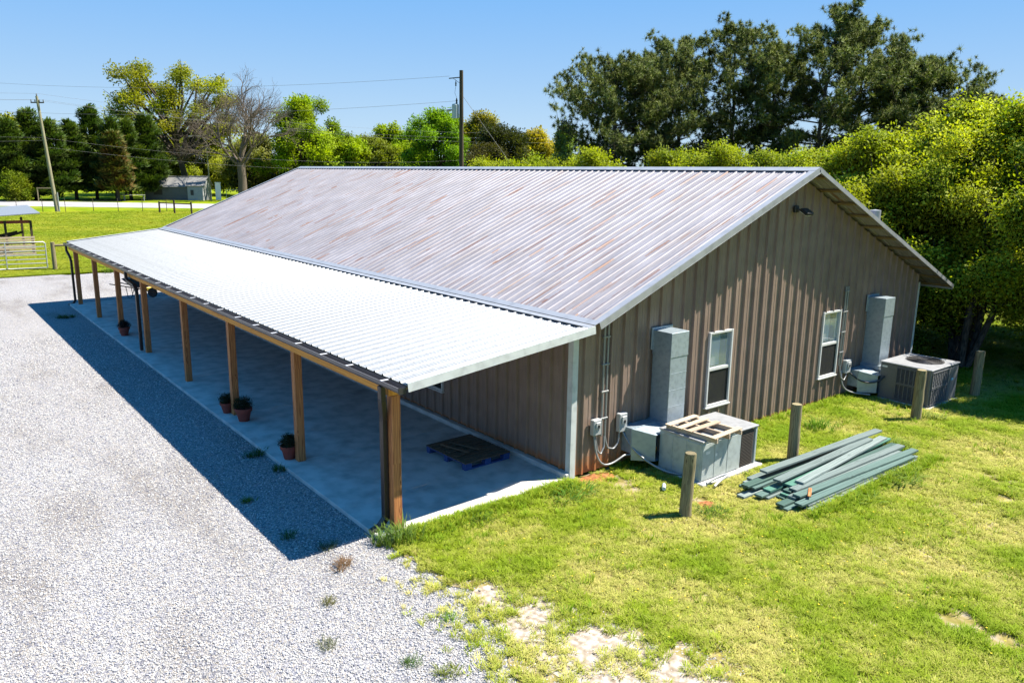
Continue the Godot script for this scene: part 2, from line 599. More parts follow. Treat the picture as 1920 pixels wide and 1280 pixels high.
func gable_panel(x0: float, w: float, wins: Array, top_off: float, base: float, z: float, back: bool) -> ArrayMesh:
	var mb := MB.new()
	var prof := profile(w, 0.046)
	var us := []
	for q in prof: us.append([q.x, q.y])
	for wn in wins:
		for e in [wn[0], wn[1]]:
			var u: float = e - x0
			if u > 0.001 and u < w - 0.001:
				for i in us.size() - 1:
					if us[i][0] < u and us[i + 1][0] > u:
						var t: float = (u - us[i][0]) / (us[i + 1][0] - us[i][0])
						us.insert(i + 1, [u, lerpf(us[i][1], us[i + 1][1], t)])
						break
	var half := W / 2.0
	var cu := half - x0
	if cu > 0.001 and cu < w - 0.001:
		for i in us.size() - 1:
			if us[i][0] < cu and us[i + 1][0] > cu:
				var t: float = (cu - us[i][0]) / (us[i + 1][0] - us[i][0])
				us.insert(i + 1, [cu, lerpf(us[i][1], us[i + 1][1], t)])
				break
	var sg := -1.0 if back else 1.0
	for i in us.size() - 1:
		var xa: float = x0 + us[i][0]
		var xb: float = x0 + us[i + 1][0]
		var ta := roof_y(xa) - top_off
		var tb := roof_y(xb) - top_off
		var spans := [[base, base, ta, tb]]
		for wn in wins:
			if xa >= wn[0] - 0.002 and xb <= wn[1] + 0.002:
				spans = [[base, base, wn[2], wn[2]], [wn[3], wn[3], ta, tb]]
		for s in spans:
			var za: float = z + us[i][1] * sg
			var zb: float = z + us[i + 1][1] * sg
			var pts := [Vector3(xa, s[0], za), Vector3(xb, s[1], zb), Vector3(xb, s[3], zb), Vector3(xa, s[2], za)]
			var u := []
			for p in pts: u.append(Vector2(p.x / 12.2, 1.0 - p.y / 5.3))
			if back: mb.quad(pts[3], pts[2], pts[1], pts[0], u[3], u[2], u[1], u[0])
			else: mb.quad(pts[0], pts[1], pts[2], pts[3], u[0], u[1], u[2], u[3])
	return mb.mesh()

# straight sheet: starts at o, across ud, out nd, along ld for ln; uv by function of position
func flat_sheet(w: float, h: float, ud: Vector3, nd: Vector3, run: Vector3, uv0: Vector2, uv1: Vector2, ribs := 3) -> ArrayMesh:
	var mb := MB.new()
	var prof := profile(w, h, ribs)
	for i in prof.size() - 1:
		var a := prof[i]
		var b := prof[i + 1]
		var pa := ud * a.x + nd * a.y
		var pb := ud * b.x + nd * b.y
		var ua := lerpf(uv0.x, uv1.x, a.x / w)
		var ub := lerpf(uv0.x, uv1.x, b.x / w)
		var q := [pa, pb, pb + run, pa + run]
		var u := [Vector2(ua, uv0.y), Vector2(ub, uv0.y), Vector2(ub, uv1.y), Vector2(ua, uv1.y)]
		if (q[1] - q[0]).cross(q[2] - q[0]).dot(nd) < 0.0:
			q.reverse()
			u.reverse()
		mb.quad(q[0], q[1], q[2], q[3], u[0], u[1], u[2], u[3])
	return mb.mesh()

func window_part(parent: Node3D, c: Vector3, w: float, h: float, turn: float) -> void:
	# local axes: x across, y up, z out of the wall
	var o := holder(parent, "window", c)
	o.rotation.y = turn
	var t := 0.045
	var mb := MB.new()
	mb.bc(Vector3(-w / 2, -h / 2, -0.07), Vector3(-w / 2 + t, h / 2, 0.05), 0.004)
	mb.bc(Vector3(w / 2 - t, -h / 2, -0.07), Vector3(w / 2, h / 2, 0.05), 0.004)
	mb.bc(Vector3(-w / 2 + t, h / 2 - t, -0.07), Vector3(w / 2 - t, h / 2, 0.046), 0.004)
	mb.bc(Vector3(-w / 2 + t, -h / 2, -0.07), Vector3(w / 2 - t, -h / 2 + t, 0.046), 0.004)
	part(o, "frame", mb.mesh(), M.frame_white)
	mb = MB.new()
	mb.bc(Vector3(-w / 2 - 0.02, -h / 2 - 0.03, 0.0), Vector3(w / 2 + 0.02, -h / 2 - 0.001, 0.07), 0.004)
	part(o, "sill", mb.mesh(), M.frame_white)
	mb = MB.new()
	mb.bc(Vector3(-w / 2 + t, -0.03, -0.04), Vector3(w / 2 - t, 0.03, 0.03), 0.004)
	part(o, "meeting_rail", mb.mesh(), M.frame_white)
	mb = MB.new()
	mb.bc(Vector3(-w / 2 + t, 0.03, 0.0), Vector3(w / 2 - t, h / 2 - t, 0.005))
	part(o, "pane", mb.mesh(), M.glass)
	mb = MB.new()
	mb.bc(Vector3(-w / 2 + t, -h / 2 + t, -0.025), Vector3(w / 2 - t, -0.03, -0.02))
	part(o, "pane", mb.mesh(), M.glass)
	mb = MB.new()
	mb.bc(Vector3(-w / 2 + t, -h / 2 + t, 0.012), Vector3(w / 2 - t, -0.03, 0.014))
	part(o, "insect_screen", mb.mesh(), M.screen)
	mb = MB.new()
	for k in 26:
		var y := h / 2 - 0.06 - k * 0.026
		mb.box(Transform3D(Basis(Vector3.RIGHT, 0.9), Vector3(-w * 0.12, y, -0.11)), Vector3(w * 0.66, 0.003, 0.026))
	part(o, "reflection_slats", mb.mesh(), M.reflection_slats)  # added pale slats, standing in for the sky reflected in the upper pane

func build_building() -> void:
	var b := thing("metal_building", "long brown metal building with rust streaked roof and white porch roof", "building")
	var rng := RandomNumberGenerator.new()
	rng.seed = 3
	# gable walls
	var wins := [[3.55, 4.29, 0.60, 2.11], [7.63, 8.39, 0.56, 2.10]]
	var gw := holder(b, "gable_wall")
	var np := 13
	var pw := (W - 0.02) / np
	for k in np:
		var o := part(gw, "wall_panel", gable_panel(0.01 + k * pw, pw, wins, 0.07, 0.0, 0.0015 * (k % 2) + (0.005 if k >= 8 else 0.0), false), M.wall[2] if k >= 8 else M.wall[k % 2])
		o.name = "wall_panel" if k == 0 else "wall_panel_%03d" % k
	var bw := holder(b, "back_wall")
	for k in np:
		part(bw, "wall_panel", gable_panel(0.01 + k * pw, pw, [], 0.07, 0.0, -LEN - 0.0015 * (k % 2), true), M.wall[k % 3])
	# long walls, ribs outwards
	var lw := holder(b, "side_wall")
	var nl := 26
	var lpw := LEN / nl
	var zwin := [-4.82, -3.88]
	for k in nl:
		var z0 := -k * lpw
		var sh := flat_sheet(lpw, 0.046, Vector3(0, 0, -1), Vector3(-1, 0, 0), Vector3(0, 2.62, 0), Vector2(k * 0.05, 1.0), Vector2(k * 0.05 + 0.075, 0.5))
		if k == 4 or k == 5: # the sheets the window is cut into: below, above, and the jambs
			var za := z0
			var zb := z0 - lpw
			var lo := flat_sheet(lpw, 0.046, Vector3(0, 0, -1), Vector3(-1, 0, 0), Vector3(0, 0.53, 0), Vector2(k * 0.05, 1.0), Vector2(k * 0.05 + 0.075, 0.9))
			var hi := flat_sheet(lpw, 0.046, Vector3(0, 0, -1), Vector3(-1, 0, 0), Vector3(0, 0.50, 0), Vector2(k * 0.05, 0.6), Vector2(k * 0.05 + 0.075, 0.5))
			part(lw, "wall_panel", lo, M.wall_side, Vector3(0, 0.09, z0))
			part(lw, "wall_panel", hi, M.wall_side, Vector3(0, 2.21, z0))
			var mb := MB.new()
			if za > zwin[1] and k == 4: mb.bc(Vector3(-0.004, 0.62, zwin[1]), Vector3(0.0, 2.21, za))
			if zb < zwin[0] and k == 5: mb.bc(Vector3(-0.004, 0.62, zb), Vector3(0.0, 2.21, zwin[0]))
			if mb.v.size(): part(lw, "wall_panel", mb.mesh(), M.wall_side)
			continue
		part(lw, "wall_panel", sh, M.wall_side, Vector3(-0.0015 * (k % 2), 0.09, z0))
	var rw := holder(b, "far_side_wall")
	var rs := flat_sheet(lpw, 0.046, Vector3(0, 0, -1), Vector3(1, 0, 0), Vector3(0, 2.66, 0), Vector2(0.3, 1.0), Vector2(0.375, 0.5))
	for k in nl: part(rw, "wall_panel", rs, M.wall_side, Vector3(W + 0.0015 * (k % 2), 0.0, -k * lpw))
	# windows
	for wn in wins:
		window_part(b, Vector3((wn[0] + wn[1]) / 2, (wn[2] + wn[3]) / 2, 0.0), wn[1] - wn[0], wn[3] - wn[2], 0.0)
	window_part(b, Vector3(0.0, 1.415, -4.35), 0.94, 1.59, -PI / 2)
	# main roof
	var rf := holder(b, "main_roof")
	var xl := 0.06
	var nr := 27
	var rpw := (ZF - ZB) / nr
	var ridge := Vector3(W / 2, RIDGE, 0)
	var runl := Vector3(xl - W / 2, roof_y(xl) - RIDGE, 0)
	var runr := Vector3(13.03 - W / 2, -(13.03 - W / 2) * SLOPE, 0)
	var nl_ := Vector3(-SLOPE, 1, 0).normalized()
	var nr_ := Vector3(SLOPE, 1, 0).normalized()
	for k in nr:
		var sh := flat_sheet(rpw, 0.022, Vector3(0, 0, -1), nl_, runl, Vector2(float(k) / nr, 0.0), Vector2(float(k + 1) / nr, 1.0), 4)
		part(rf, "roof_panel", sh, M.roof, ridge + Vector3(0, 0.0012 * (k % 2), ZF - k * rpw))
	for k in nr:
		var sh := flat_sheet(rpw, 0.026, Vector3(0, 0, -1), nr_, runr, Vector2(1.0 - float(k) / nr, 0.0), Vector2(1.0 - float(k + 1) / nr, 1.0), 4)
		part(rf, "roof_panel", sh, M.roof, ridge + Vector3(0, 0.0012 * (k % 2), ZF - k * rpw))
	# ridge cap in 3 m lengths
	for k in 8:
		var za := ZF + 0.02 - k * (ZF - ZB + 0.02) / 8.0
		var zb := ZF + 0.02 - (k + 1) * (ZF - ZB + 0.02) / 8.0
		var mb := MB.new()
		for s in [-1.0, 1.0]:
			var d := Vector3(s, -SLOPE, 0).normalized()
			var up := Vector3(s * SLOPE, 1, 0).normalized()
			var c := Vector3(W / 2, RIDGE, 0) + d * 0.09 + up * (0.034 + 0.0012 * (k % 2))
			mb.box(Transform3D(Basis(d, up, d.cross(up)), c + Vector3(0, 0, (za + zb) / 2)), Vector3(0.19, 0.006, absf(za - zb)))
		part(rf, "ridge_cap", mb.mesh(), M.trim)
	# rake trim: flange on top and face below
	for e in [[ZF, 1.0], [ZB, -1.0]]:
		var z: float = e[0]
		var sg: float = e[1]
		for seg in [[xl, 2.23], [2.20, W / 2], [W / 2, 9.6], [9.57, 13.03]]:
			var lift := 0.003 if seg[0] in [xl, 9.57] else 0.0
			var pa := Vector3(seg[0], roof_y(seg[0]), z)
			var pb := Vector3(seg[1], roof_y(seg[1]), z)
			var up := (Vector3(-SLOPE, 1, 0) if seg[1] <= W / 2 + 0.01 else Vector3(SLOPE, 1, 0)).normalized()
			var mb := MB.new()
			mb.bar(pa + up * (0.031 + lift) + Vector3(0, 0, -0.05 * sg), pb + up * (0.031 + lift) + Vector3(0, 0, -0.05 * sg), 0.13, 0.005, up)
			var fh := 0.115 if seg[1] <= W / 2 + 0.01 else 0.085
			mb.bar(pa + up * (0.031 - fh / 2 + lift) + Vector3(0, 0, (0.017 + lift) * sg), pb + up * (0.031 - fh / 2 + lift) + Vector3(0, 0, (0.017 + lift) * sg), 0.005, fh, up)
			mb.bar(pa + up * (0.030 - fh + lift) + Vector3(0, 0, (0.008 + lift) * sg), pb + up * (0.030 - fh + lift) + Vector3(0, 0, (0.008 + lift) * sg), 0.028, 0.005, up)
			part(rf, "rake_trim", mb.mesh(), M.trim)
	# eave trim on the far side
	var et := MB.new()
	et.bc(Vector3(13.025, roof_y(13.03) - 0.09, ZB), Vector3(13.035, roof_y(13.03) + 0.0, ZF))
	part(rf, "eave_trim", et.mesh(), M.trim)
	# purlins whose ends carry the overhangs
	for s in [-1.0, 1.0]:
		var n := 11
		for k in n:
			var d := 0.35 + k * 0.655
			var x: float = W / 2 + s * d
			if x < 0.1: continue
			var up := Vector3(s * SLOPE, 1, 0).normalized()
			var p := Vector3(x, roof_y(x), 0) - up * 0.024
			var mb := MB.new()
			mb.uvo = Vector2(k * 0.37, k * 0.7)
			mb.bar(p + Vector3(0, 0, ZF - 0.02), p + Vector3(0, 0, ZB + 0.02), 0.09, 0.038, up)
			part(rf, "purlin", mb.mesh(), M.raw_wood)
	# flashing between the two roofs
	for k in 8:
		var za := ZF + 0.01 - k * 3.15
		var zb := maxf(ZF + 0.01 - (k + 1) * 3.15 - 0.04, ZB)
		var lift := 0.002 * (k % 2)
		var mb := MB.new()
		mb.bar(Vector3(0.03, 2.752 + lift, za), Vector3(0.03, 2.752 + lift, zb), 0.14, 0.005, Vector3(-0.35, 1, 0).normalized())
		mb.bar(Vector3(-0.11, 2.712 + lift, za), Vector3(-0.11, 2.712 + lift, zb), 0.125, 0.005, Vector3(-0.13, 1, 0).normalized())
		part(rf, "flashing", mb.mesh(), M.trim)
	# corner trims
	var mb2 := MB.new()
	mb2.bc(Vector3(-0.045, -0.02, -0.075), Vector3(-0.037, 2.47, 0.045))
	mb2.bc(Vector3(-0.037, -0.02, 0.037), Vector3(0.075, 2.47, 0.045))
	part(b, "corner_trim", mb2.mesh(), M.white_trim)
	mb2 = MB.new()
	mb2.bc(Vector3(W + 0.037, 0.0, -0.07), Vector3(W + 0.045, 2.45, 0.045))
	mb2.bc(Vector3(W - 0.07, 0.0, 0.037), Vector3(W + 0.037, 2.45, 0.045))
	part(b, "corner_trim", mb2.mesh(), M.white_trim)
	# porch roof
	var pr := holder(b, "porch_roof")
	var pi_ := Vector3(-0.03, 2.682, 0)
	var po := Vector3(-3.47, 2.290, 0)
	var pn := Vector3(-(pi_.y - po.y), (pi_.x - po.x), 0).normalized()
	for k in nr:
		var sh := flat_sheet(rpw, 0.022, Vector3(0, 0, -1), pn, po - pi_, Vector2.ZERO, Vector2.ONE, 4)
		part(pr, "roof_panel", sh, M.porch_roof, pi_ + Vector3(0, 0.0012 * (k % 2), ZF - k * rpw))
	for e in [[ZF, 1.0], [ZB, -1.0]]:
		for seg in [[0.0, 0.52], [0.515, 1.0]]:
			var lift := 0.0 if seg[0] == 0.0 else 0.003
			var pa: Vector3 = pi_.lerp(po, seg[0]) + Vector3(0, 0, e[0])
			var pb: Vector3 = pi_.lerp(po, seg[1]) + Vector3(0, 0, e[0])
			var mb := MB.new()
			mb.bar(pa + pn * (0.031 + lift) + Vector3(0, 0, -0.045 * e[1]), pb + pn * (0.031 + lift) + Vector3(0, 0, -0.045 * e[1]), 0.12, 0.005, pn)
			mb.bar(pa + pn * (-0.03 + lift) + Vector3(0, 0, (0.017 + lift) * e[1]), pb + pn * (-0.03 + lift) + Vector3(0, 0, (0.017 + lift) * e[1]), 0.005, 0.124, pn)
			part(pr, "rake_trim", mb.mesh(), M.white_trim)
	# screws along the porch eave would be a few millimetres: rows of purlins carry the sheets
	for k in 5:
		var t := 0.12 + k * 0.215
		var p: Vector3 = pi_.lerp(po, t) - pn * 0.024
		var mb := MB.new()
		mb.bar(p + Vector3(0, 0, ZF - 0.02), p + Vector3(0, 0, ZB + 0.02), 0.09, 0.038, pn)
		part(pr, "purlin", mb.mesh(), M.raw_wood)
	for k in 14:
		var z := 0.1 - k * 1.87
		var mb := MB.new()
		mb.uvo = Vector2(0, k * 0.9)
		mb.bar(pi_ - pn * 0.115 + Vector3(-0.02, 0, z), po - pn * 0.115 + Vector3(0.16, 0, z), 0.04, 0.14, pn)
		part(pr, "rafter", mb.mesh(), M.raw_wood)
	# beam on the posts
	var cuts := [0.0, -6.8, -13.85, -20.4, -24.6]
	for k in 4:
		var mb := MB.new()
		mb.uvo = Vector2(k * 0.31, k * 1.7)
		mb.bc(Vector3(-3.46 - 0.002 * (k % 2), 2.02, cuts[k] - 0.002), Vector3(-3.27, 2.215, cuts[k + 1] + 0.002), 0.006)
		part(b, "beam", mb.mesh(), M.beam)
	# posts
	var zs := [-0.07, -3.45, -6.80, -10.12, -13.90, -17.10, -20.50, -23.90]
	for k in 8:
		var mb := MB.new()
		mb.uvo = Vector2(k * 0.23, k * 1.13)
		mb.bc(Vector3(-0.07, 0.0, -0.07), Vector3(0.07, 2.018, 0.07), 0.006)
		part(b, "post", mb.mesh(), M.wood[k % 3], Vector3(-3.35, 0.0, zs[k]))
	# gutter: trough, hangers, end caps
	var gt := holder(b, "gutter")
	var gp := [Vector2(-3.475, 2.278), Vector2(-3.475, 2.175), Vector2(-3.555, 2.175), Vector2(-3.575, 2.205), Vector2(-3.60, 2.22), Vector2(-3.60, 2.268), Vector2(-3.588, 2.268)]
	for seg in 4:
		var za := 0.50 - seg * 6.31
		var zb := maxf(0.50 - (seg + 1) * 6.31, ZB + 0.02)
		var g := MB.new()
		for i in gp.size() - 1:
			var a: Vector2 = gp[i]
			var c: Vector2 = gp[i + 1]
			var off := 0.0012 * (seg % 2)
			var nrm := Vector2(c.y - a.y, -(c.x - a.x)).normalized() * 0.0015
			for sgn in [1.0, -1.0]:
				var o2: Vector2 = nrm * sgn
				var q := [Vector3(a.x + o2.x, a.y + o2.y + off, za), Vector3(c.x + o2.x, c.y + o2.y + off, za), Vector3(c.x + o2.x, c.y + o2.y + off, zb), Vector3(a.x + o2.x, a.y + o2.y + off, zb)]
				if sgn < 0: q.reverse()
				g.quad(q[0], q[1], q[2], q[3])
		part(gt, "trough", g.mesh(), M.gutter)
	for z in [0.50, ZB + 0.02]:
		var g := MB.new()
		g.bc(Vector3(-3.594, 2.178, z - 0.003), Vector3(-3.478, 2.268, z + 0.003))
		part(gt, "end_cap", g.mesh(), M.black)
	for k in 26:
		var g := MB.new()
		var z := 0.02 - k * 0.96 - (0.08 if k % 3 == 1 else 0.0)
		g.bc(Vector3(-3.598, 2.269, z - 0.024), Vector3(-3.478, 2.274, z + 0.024))
		part(gt, "hanger", g.mesh(), M.hanger)
	# downspouts
	downspout(b, [Vector3(-3.55, 2.174, -0.05), Vector3(-3.545, 1.97, -0.05), Vector3(-3.485, 1.72, -0.13), Vector3(-3.468, 1.62, -0.16), Vector3(-3.468, 0.16, -0.16), Vector3(-3.56, 0.05, -0.16), Vector3(-3.70, 0.0, -0.16)])
	downspout(b, [Vector3(-3.55, 2.174, -14.95), Vector3(-3.545, 2.02, -14.95), Vector3(-3.52, 1.93, -14.9), Vector3(-3.48, 1.86, -14.35), Vector3(-3.475, 1.76, -14.18), Vector3(-3.475, 1.66, -14.15), Vector3(-3.475, 0.05, -14.15)])
	downspout(b, [Vector3(-3.55, 2.174, -24.5), Vector3(-3.545, 1.98, -24.5), Vector3(-3.49, 1.74, -24.25), Vector3(-3.475, 1.60, -24.2), Vector3(-3.475, 0.12, -24.2), Vector3(-3.56, 0.0, -24.2), Vector3(-3.70, -0.03, -24.2)])
	# vent stack on the far slope
	var vt := MB.new()
	var vy := roof_y(9.8)
	vt.lathe(Vector3(9.8, vy, -0.15), [Vector2(0.09, -0.08), Vector2(0.09, 0.36), Vector2(0.135, 0.36), Vector2(0.135, 0.64), Vector2(0.0, 0.66)], 14)
	part(b, "roof_vent", vt.mesh(), M.trim)

func downspout(parent: Node3D, pts: Array) -> void:
	var mb := MB.new()
	for i in pts.size() - 1:
		var a: Vector3 = pts[i]
		var b: Vector3 = pts[i + 1]
		var d := (b - a).normalized()
		var up := Vector3(0, 0, 1) if absf(d.z) < 0.8 else Vector3(1, 0, 0)
		var ext := 0.018 if i > 0 else 0.0
		mb.bar(a - d * ext, b + d * 0.018, 0.078 + 0.002 * (i % 2), 0.10 + 0.002 * (i % 2), up, 0.006)
	part(parent, "downspout", mb.mesh(), M.downspout)

# ---------------------------------------------------------------- slab and yard equipment
func build_slab() -> void:
	var s := Node3D.new()
	s.name = "porch_slab"
	add_child(s)
	s.set_meta("kind", "structure")
	var z0 := 0.06
	var n := 7
	var ln := (24.2 + z0) / n
	for k in n:
		var mb := MB.new()
		mb.bc(Vector3(-3.69, -0.2, z0 - k * ln - 0.008), Vector3(-0.13, 0.0, z0 - (k + 1) * ln + 0.008), 0.008)
		part(s, "slab_section", mb.mesh(), M.concrete)
	for k in n:
		var mb := MB.new()
		mb.bc(Vector3(-0.128, -0.2, z0 - 0.02 - k * ln - 0.002), Vector3(-0.002, 0.085, z0 - 0.02 - (k + 1) * ln + 0.002), 0.012)
		part(s, "kerb", mb.mesh(), M.concrete)

func ordinal(k: int) -> String:
	return ["first", "second", "third", "fourth", "fifth", "sixth", "seventh", "eighth", "ninth", "tenth"][k]

func louvre_face(parent: Node3D, o: Vector3, ud: Vector3, w: float, h: float, nd: Vector3, cols: int, rows: int) -> void:
	# recessed dark coil behind a pressed grid of slats
	var mb := MB.new()
	var vd := Vector3.UP
	var bs := Basis(ud, vd, nd)
	mb.box(Transform3D(bs, o + ud * w / 2 + vd * h / 2 + nd * 0.004), Vector3(w, h, 0.004))
	part(parent, "coil", mb.mesh(), M.grille)
	mb = MB.new()
	for i in cols + 1:
		mb.box(Transform3D(bs, o + ud * (w * i / cols) + vd * h / 2 + nd * 0.016), Vector3(0.016, h, 0.02))
	for j in rows + 1:
		mb.box(Transform3D(bs, o + ud * w / 2 + vd * (h * j / rows) + nd * 0.0165), Vector3(w, 0.018, 0.021))
	part(parent, "grille", mb.mesh(), M.ac_dark)
	mb = MB.new()
	var nf := int(h / 0.03)
	for j in nf:
		mb.box(Transform3D(bs * Basis(Vector3.RIGHT, 0.6), o + ud * w / 2 + vd * (0.015 + h * j / nf) + nd * 0.012), Vector3(w, 0.002, 0.014))
	part(parent, "fins", mb.mesh(), M.ac_dark)

func build_equipment() -> void:
	var rng := RandomNumberGenerator.new()
	rng.seed = 9
	# --- nearer package unit, pale, with a slab below and panels
	var a := thing("air_conditioner", "boxy pale grey outdoor air conditioning unit with a wooden pallet on top", "air conditioner", Vector3(1.62, -0.05, 0.56))
	var W1 := 1.56
	var D1 := 0.93
	var H1 := 0.74
	var mb := MB.new()
	mb.bc(Vector3(-0.06, -0.06, -0.05), Vector3(W1 + 0.1, 0.045, D1 + 0.10), 0.015)
	part(a, "concrete_pad", mb.mesh(), M.concrete)
	mb = MB.new()
	mb.bc(Vector3(0.0, 0.046, 0.0), Vector3(W1 * 0.70, H1, D1 - 0.006), 0.006)
	mb.bc(Vector3(W1 * 0.70 + 0.001, 0.046, 0.0), Vector3(W1 - 0.005, H1, D1 - 0.13), 0.006)
	part(a, "cabinet", mb.mesh(), M.ac)
	var px := 0.012
	for wd in [0.33, 0.36, 0.35]:
		mb = MB.new()
		mb.bc(Vector3(px, 0.07, D1 - 0.005), Vector3(px + wd - 0.012, H1 - 0.03, D1 + 0.006), 0.003)
		part(a, "service_panel", mb.mesh(), M.ac)
		px += wd
	for q in [[0.02, 0.30], [0.315, 0.60], [0.615, 0.9]]:
		mb = MB.new()
		mb.bc(Vector3(-0.008, 0.07, q[0]), Vector3(0.001, H1 - 0.03, q[1]), 0.003)
		part(a, "side_panel", mb.mesh(), M.ac)
	mb = MB.new()
	mb.bc(Vector3(W1 * 0.71, 0.06, D1 - 0.128), Vector3(W1 - 0.09, H1 - 0.03, D1 - 0.02))
	part(a, "coil", mb.mesh(), M.coil)
	mb = MB.new()
	for k in 22:
		var y := 0.08 + k * 0.028
		mb.bc(Vector3(W1 * 0.712, y, D1 - 0.019), Vector3(W1 - 0.092, y + 0.004, D1 - 0.008))
	part(a, "fins", mb.mesh(), M.coil)
	mb = MB.new()
	mb.bc(Vector3(W1 - 0.05, 0.046, D1 - 0.05), Vector3(W1, H1 - 0.001, D1), 0.004)
	part(a, "corner_post", mb.mesh(), M.ac)
	mb = MB.new()
	mb.bc(Vector3(-0.015, H1 + 0.001, -0.015), Vector3(W1 + 0.015, H1 + 0.03, D1 + 0.015), 0.006)
	part(a, "lid", mb.mesh(), M.ac_top)
	for q in [[0.10, 0.52, 0.11, 0.05], [0.36, 0.44, 0.05, 0.05]]:
		mb = MB.new()
		mb.bc(Vector3(q[0], q[1], D1 + 0.006), Vector3(q[0] + q[2], q[1] + q[3], D1 + 0.0075))
		part(a, "rating_plate", mb.mesh(), M.white)
	# loop of white drain pipe at its foot
	mb = MB.new()
	var pts := []
	var rad := []
	for k in 13:
		var t := k / 12.0
		pts.append(Vector3(1.66 + 0.34 * sin(t * PI) + 0.02, 0.0 + 0.14 * sin(t * PI), 1.53 + 0.10 + 0.16 * t - 0.05 * cos(t * TAU)))
		rad.append(0.022)
	mb.tube(pts, rad, 8)
	solo("drain_pipe", "curved white plastic drain pipe at foot of the pale air conditioner", "pipe", mb.mesh(), M.pvc)
	# ducts of the nearer unit
	var d := thing("ductwork", "grey sheet metal duct rising up the wall behind the pale unit", "duct", Vector3.ZERO, 0.0, "wall ducts")
	tall_duct(d, 1.90, 2.36, 0.66, 2.36)
	d = thing("ductwork", "low grey duct joining the pale unit to the wall", "duct", Vector3.ZERO, 0.0, "wall ducts")
	low_duct(d, 1.20, 1.88, 0.12, 0.70, 0.56)
	# --- farther package unit with louvred sides and a round fan on top
	var W2 := 1.42
	var D2 := 1.16
	var H2 := 0.88
	a = thing("air_conditioner", "dark grey louvred air conditioning unit with round fan grille on top", "air conditioner", Vector3(9.40, -0.06, 0.60))
	mb = MB.new()
	mb.bc(Vector3(-0.06, -0.05, -0.05), Vector3(W2 + 0.06, 0.03, D2 + 0.06), 0.01)
	part(a, "concrete_pad", mb.mesh(), M.concrete)
	mb = MB.new()
	mb.bc(Vector3(0.0, 0.03, 0.0), Vector3(W2, H2, D2), 0.012)
	part(a, "cabinet", mb.mesh(), M.ac_dark)
	louvre_face(a, Vector3(0.0, 0.08, 0.40), Vector3(0, 0, 1), 0.68, 0.36, Vector3(-1, 0, 0), 7, 1)
	louvre_face(a, Vector3(0.0, 0.47, 0.40), Vector3(0, 0, 1), 0.68, 0.36, Vector3(-1, 0, 0), 7, 1)
	louvre_face(a, Vector3(0.06, 0.08, D2), Vector3(1, 0, 0), 0.80, 0.37, Vector3(0, 0, 1), 9, 1)
	louvre_face(a, Vector3(0.06, 0.48, D2), Vector3(1, 0, 0), 0.80, 0.35, Vector3(0, 0, 1), 9, 1)
	mb = MB.new()
	mb.bc(Vector3(0.93, 0.08, D2), Vector3(W2 - 0.04, H2 - 0.05, D2 + 0.006), 0.003)
	part(a, "service_panel", mb.mesh(), M.ac_dark)
	mb = MB.new()
	mb.bc(Vector3(1.06, 0.52, D2 + 0.006), Vector3(1.19, 0.57, D2 + 0.008))
	part(a, "rating_plate", mb.mesh(), mat(lin(0.08, 0.25, 0.40), 0.5))
	mb = MB.new()
	mb.bc(Vector3(-0.002, 0.78, 0.04), Vector3(-0.0005, 0.82, 0.16))
	part(a, "name_plate", mb.mesh(), M.white)
	mb = MB.new()
	mb.bc(Vector3(-0.02, H2 + 0.001, -0.02), Vector3(W2 + 0.02, H2 + 0.035, D2 + 0.02), 0.012)
	part(a, "lid", mb.mesh(), M.ac_top)
	var fc := Vector3(0.86, H2 + 0.036, 0.62)
	mb = MB.new()
	mb.lathe(fc, [Vector2(0.0, 0.001), Vector2(0.40, 0.001)], 28)
	part(a, "fan_opening", mb.mesh(), M.black)
	mb = MB.new()
	for k in 9:
		var r := 0.05 + k * 0.045
		mb.lathe(fc, [Vector2(r - 0.006, 0.012), Vector2(r, 0.02), Vector2(r + 0.006, 0.012), Vector2(r, 0.006), Vector2(r - 0.006, 0.012)], 28)
	for k in 8:
		var an := TAU * k / 8.0
		mb.bar(fc + Vector3(0, 0.022, 0), fc + Vector3(cos(an) * 0.41, 0.022, sin(an) * 0.41), 0.008, 0.006)
	part(a, "fan_grille", mb.mesh(), M.grille)
	d = thing("ductwork", "grey sheet metal duct rising up the wall behind the louvred unit", "duct", Vector3.ZERO, 0.0, "wall ducts")
	tall_duct(d, 9.55, 10.0, 0.62, 2.30)
	d = thing("ductwork", "low grey duct joining the louvred unit to the wall", "duct", Vector3.ZERO, 0.0, "wall ducts")
	low_duct(d, 8.98, 9.62, 0.08, 0.60, 0.60)
	# --- conduits, boxes and cables on the gable wall
	for q in [[0.66, 2.60, 0.62, "twin grey conduits running up the wall beside the white corner trim"], [8.47, 2.62, 0.76, "twin grey conduits running up the wall right of the farther window"]]:
		var c := thing("conduit", q[3], "conduit", Vector3.ZERO, 0.0, "wall conduits")
		for s in 2:
			mb = MB.new()
			mb.tube([Vector3(q[0] + s * 0.09, q[2] - s * 0.03, 0.055), Vector3(q[0] + s * 0.09, q[1], 0.055)], [0.02, 0.02], 8)
			part(c, "pipe", mb.mesh(), M.conduit)
		for k in 4:
			mb = MB.new()
			mb.bc(Vector3(q[0] - 0.04, q[2] + 0.3 + k * 0.48, 0.032), Vector3(q[0] + 0.13, q[2] + 0.33 + k * 0.48, 0.079), 0.004)
			part(c, "strap", mb.mesh(), M.conduit)
